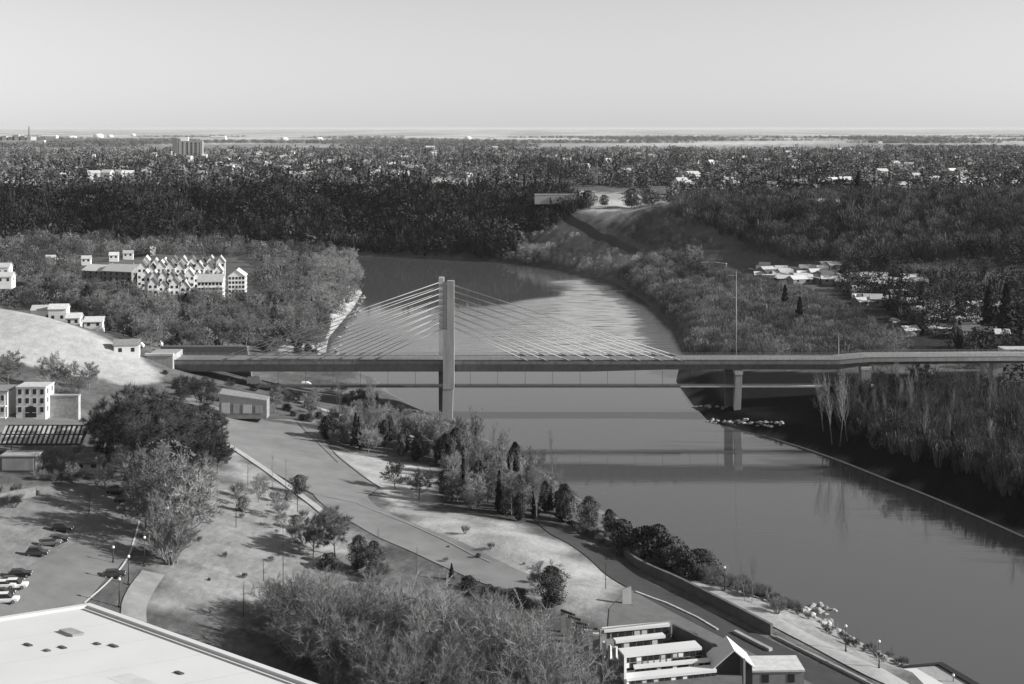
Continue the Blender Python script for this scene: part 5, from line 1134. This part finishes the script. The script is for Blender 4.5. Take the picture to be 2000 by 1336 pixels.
# houses among the trees
def suburb(n, box, hgt, label, group, seed, wm, size=(7, 12), zoff=3.5, sq=1.0):
    r2 = random.Random(seed)
    for i in range(n):
        px = r2.uniform(box[0], box[1]); py = r2.uniform(box[2], box[3]); X, Y, Z = hit(px, py+12) if py > 345 else UW(px, py, 54)+(48.0,); w_ = r2.uniform(*size)
        if Z < 40 or (1050 < px < 1330 and py > 345): continue
        house('suburban_house', X, Y, Z, w_, w_*.8, hgt+zoff, r2.uniform(-.5, .5), label, 'house', group, rise=2.8, wm=wm, rm=m_roof_p if r2.random() < .7 else m_roof_d, cols=2 if Y < 1500 else 0, side=0)
suburb(40, (1505,1645,384,402), 5, 'white house in the bright row above the right slope', 'bright row of houses above the right slope', 1, m_wall_w, (4, 7), 1)
suburb(40, (860,1040,330,388), 3, 'pale house on the open ground in the centre of the plain', 'houses on the central open ground', 2, m_wall_m, (5, 10), 0)
suburb(60, (60,820,322,352), 5, 'pale house half hidden in the left woods', 'houses in the left woods', 3, m_wall_m, (8, 13), 7)
suburb(80, (1050,1990,302,378), 5, 'pale house half hidden in the right woods', 'houses in the right woods', 4, m_wall_m, (8, 14), 7)
suburb(14, (1280,1500,360,392), 4, 'grey-white house at the wood edge left of the bright row', 'houses left of the bright row', 5, m_wall_w, (4, 7), 1)
suburb(30, (300,860,300,345), 5, 'pale house behind the woods right of the apartment tower', 'houses behind the left woods', 7, m_wall_w, (8,13), 7)
suburb(12, (0,64,352,368), 4, 'white-trimmed house in the row at the left edge', 'house row at the left edge', 6, m_wall_w, (8, 12), 4)
for px, py, w_, h_, lb in [(1714,388,9,14,'bright white house right of the dark column tree'),(1780,388,11,18,'brightest white house on the right slope edge'),(1808,396,11,9,'white house just left of the large dark tree'),(1402,370,7,8,'small white house alone at the wood edge'),(1396,378,8,5,'second small white house at the wood edge'),(1350,370,6,6,'tiny white house in the dark trees above the field'),(1676,322,6,6,'tiny white house in the middle of the right woods')]:
    X, Y = UW(px, py+4, 50); s_ = Y/F; house('white_villa', X, Y, 50, w_*s_, w_*s_*.8, h_*s_*.7, .2, lb, 'house', 'white villas on the right', rise=h_*s_*.3, wm=m_wall_w, cols=2, side=0)
# pale long block and round shrubs at the top of the ravine
X, Y = UW(1085,392,47); house('long_block', X, Y, 46, 36, 14, 6, 0, 'long pale low block at the top of the ravine', 'building', None, roof='flat', wm=m_stone, rm=m_stone, cols=0, side=0)
for k, (px, py, h_) in enumerate([(1233,392,38),(1268,394,40),(1150,388,34),(1180,390,22),(1190,362,26)]):
    X, Y = UW(px, py, 47); put(P['dry'][k % 3], X, Y, h_*Y/F/7.6, None, ['pale round tree at the top of the ravine, left of its twin','pale round tree at the top of the ravine, right of its twin','grey tree right of the long pale block','small grey tree between long block and round pair','thin pale tree behind the round pair'][k], 'tree', 'round trees above the ravine')
for k, (px, py, h_) in enumerate([(1828,418,58),(1676,398,54),(1925,408,30),(1960,415,34),(145,352,24),(148,392,30)]):
    X, Y = UW(px, py, 47); put(P['spruce' if k in (1, 4) else 'cedar'][k % 3], X, Y, h_*Y/F/10, None, ['large dark tree on the brow at the right','dark column tree above the right slope','dark round tree on the brow near the right edge','second dark round tree on the brow near the right edge','black pointed tree in the left woods','black pointed tree at the top of the left cliff'][k], 'tree', 'dark trees on the brow')
for L_ in P.values():
    for e_ in L_:
        if e_.name not in USED:
            for c in PK[e_.name]: bpy.data.objects.remove(c)
            bpy.data.objects.remove(e_)
# ------------------------------------------------------------------ haze
mh = bpy.data.materials.new('haze_air'); mh.use_nodes = True; t = mh.node_tree
for n in list(t.nodes):
    if n.type == 'BSDF_PRINCIPLED': t.nodes.remove(n)
pv = t.nodes.new('ShaderNodeVolumePrincipled'); pv.inputs['Color'].default_value = (.70, .70, .70, 1); pv.inputs['Density'].default_value = HAZE
t.links.new(pv.outputs[0], [n for n in t.nodes if n.type == 'OUTPUT_MATERIAL'][0].inputs['Volume'])
hz = MB().box(-160000, 160000, -600, 120000, -8, 122).build('haze', mh); tag(hz, 'thin pale haze that greys the far plain', 'haze', kind='stuff')
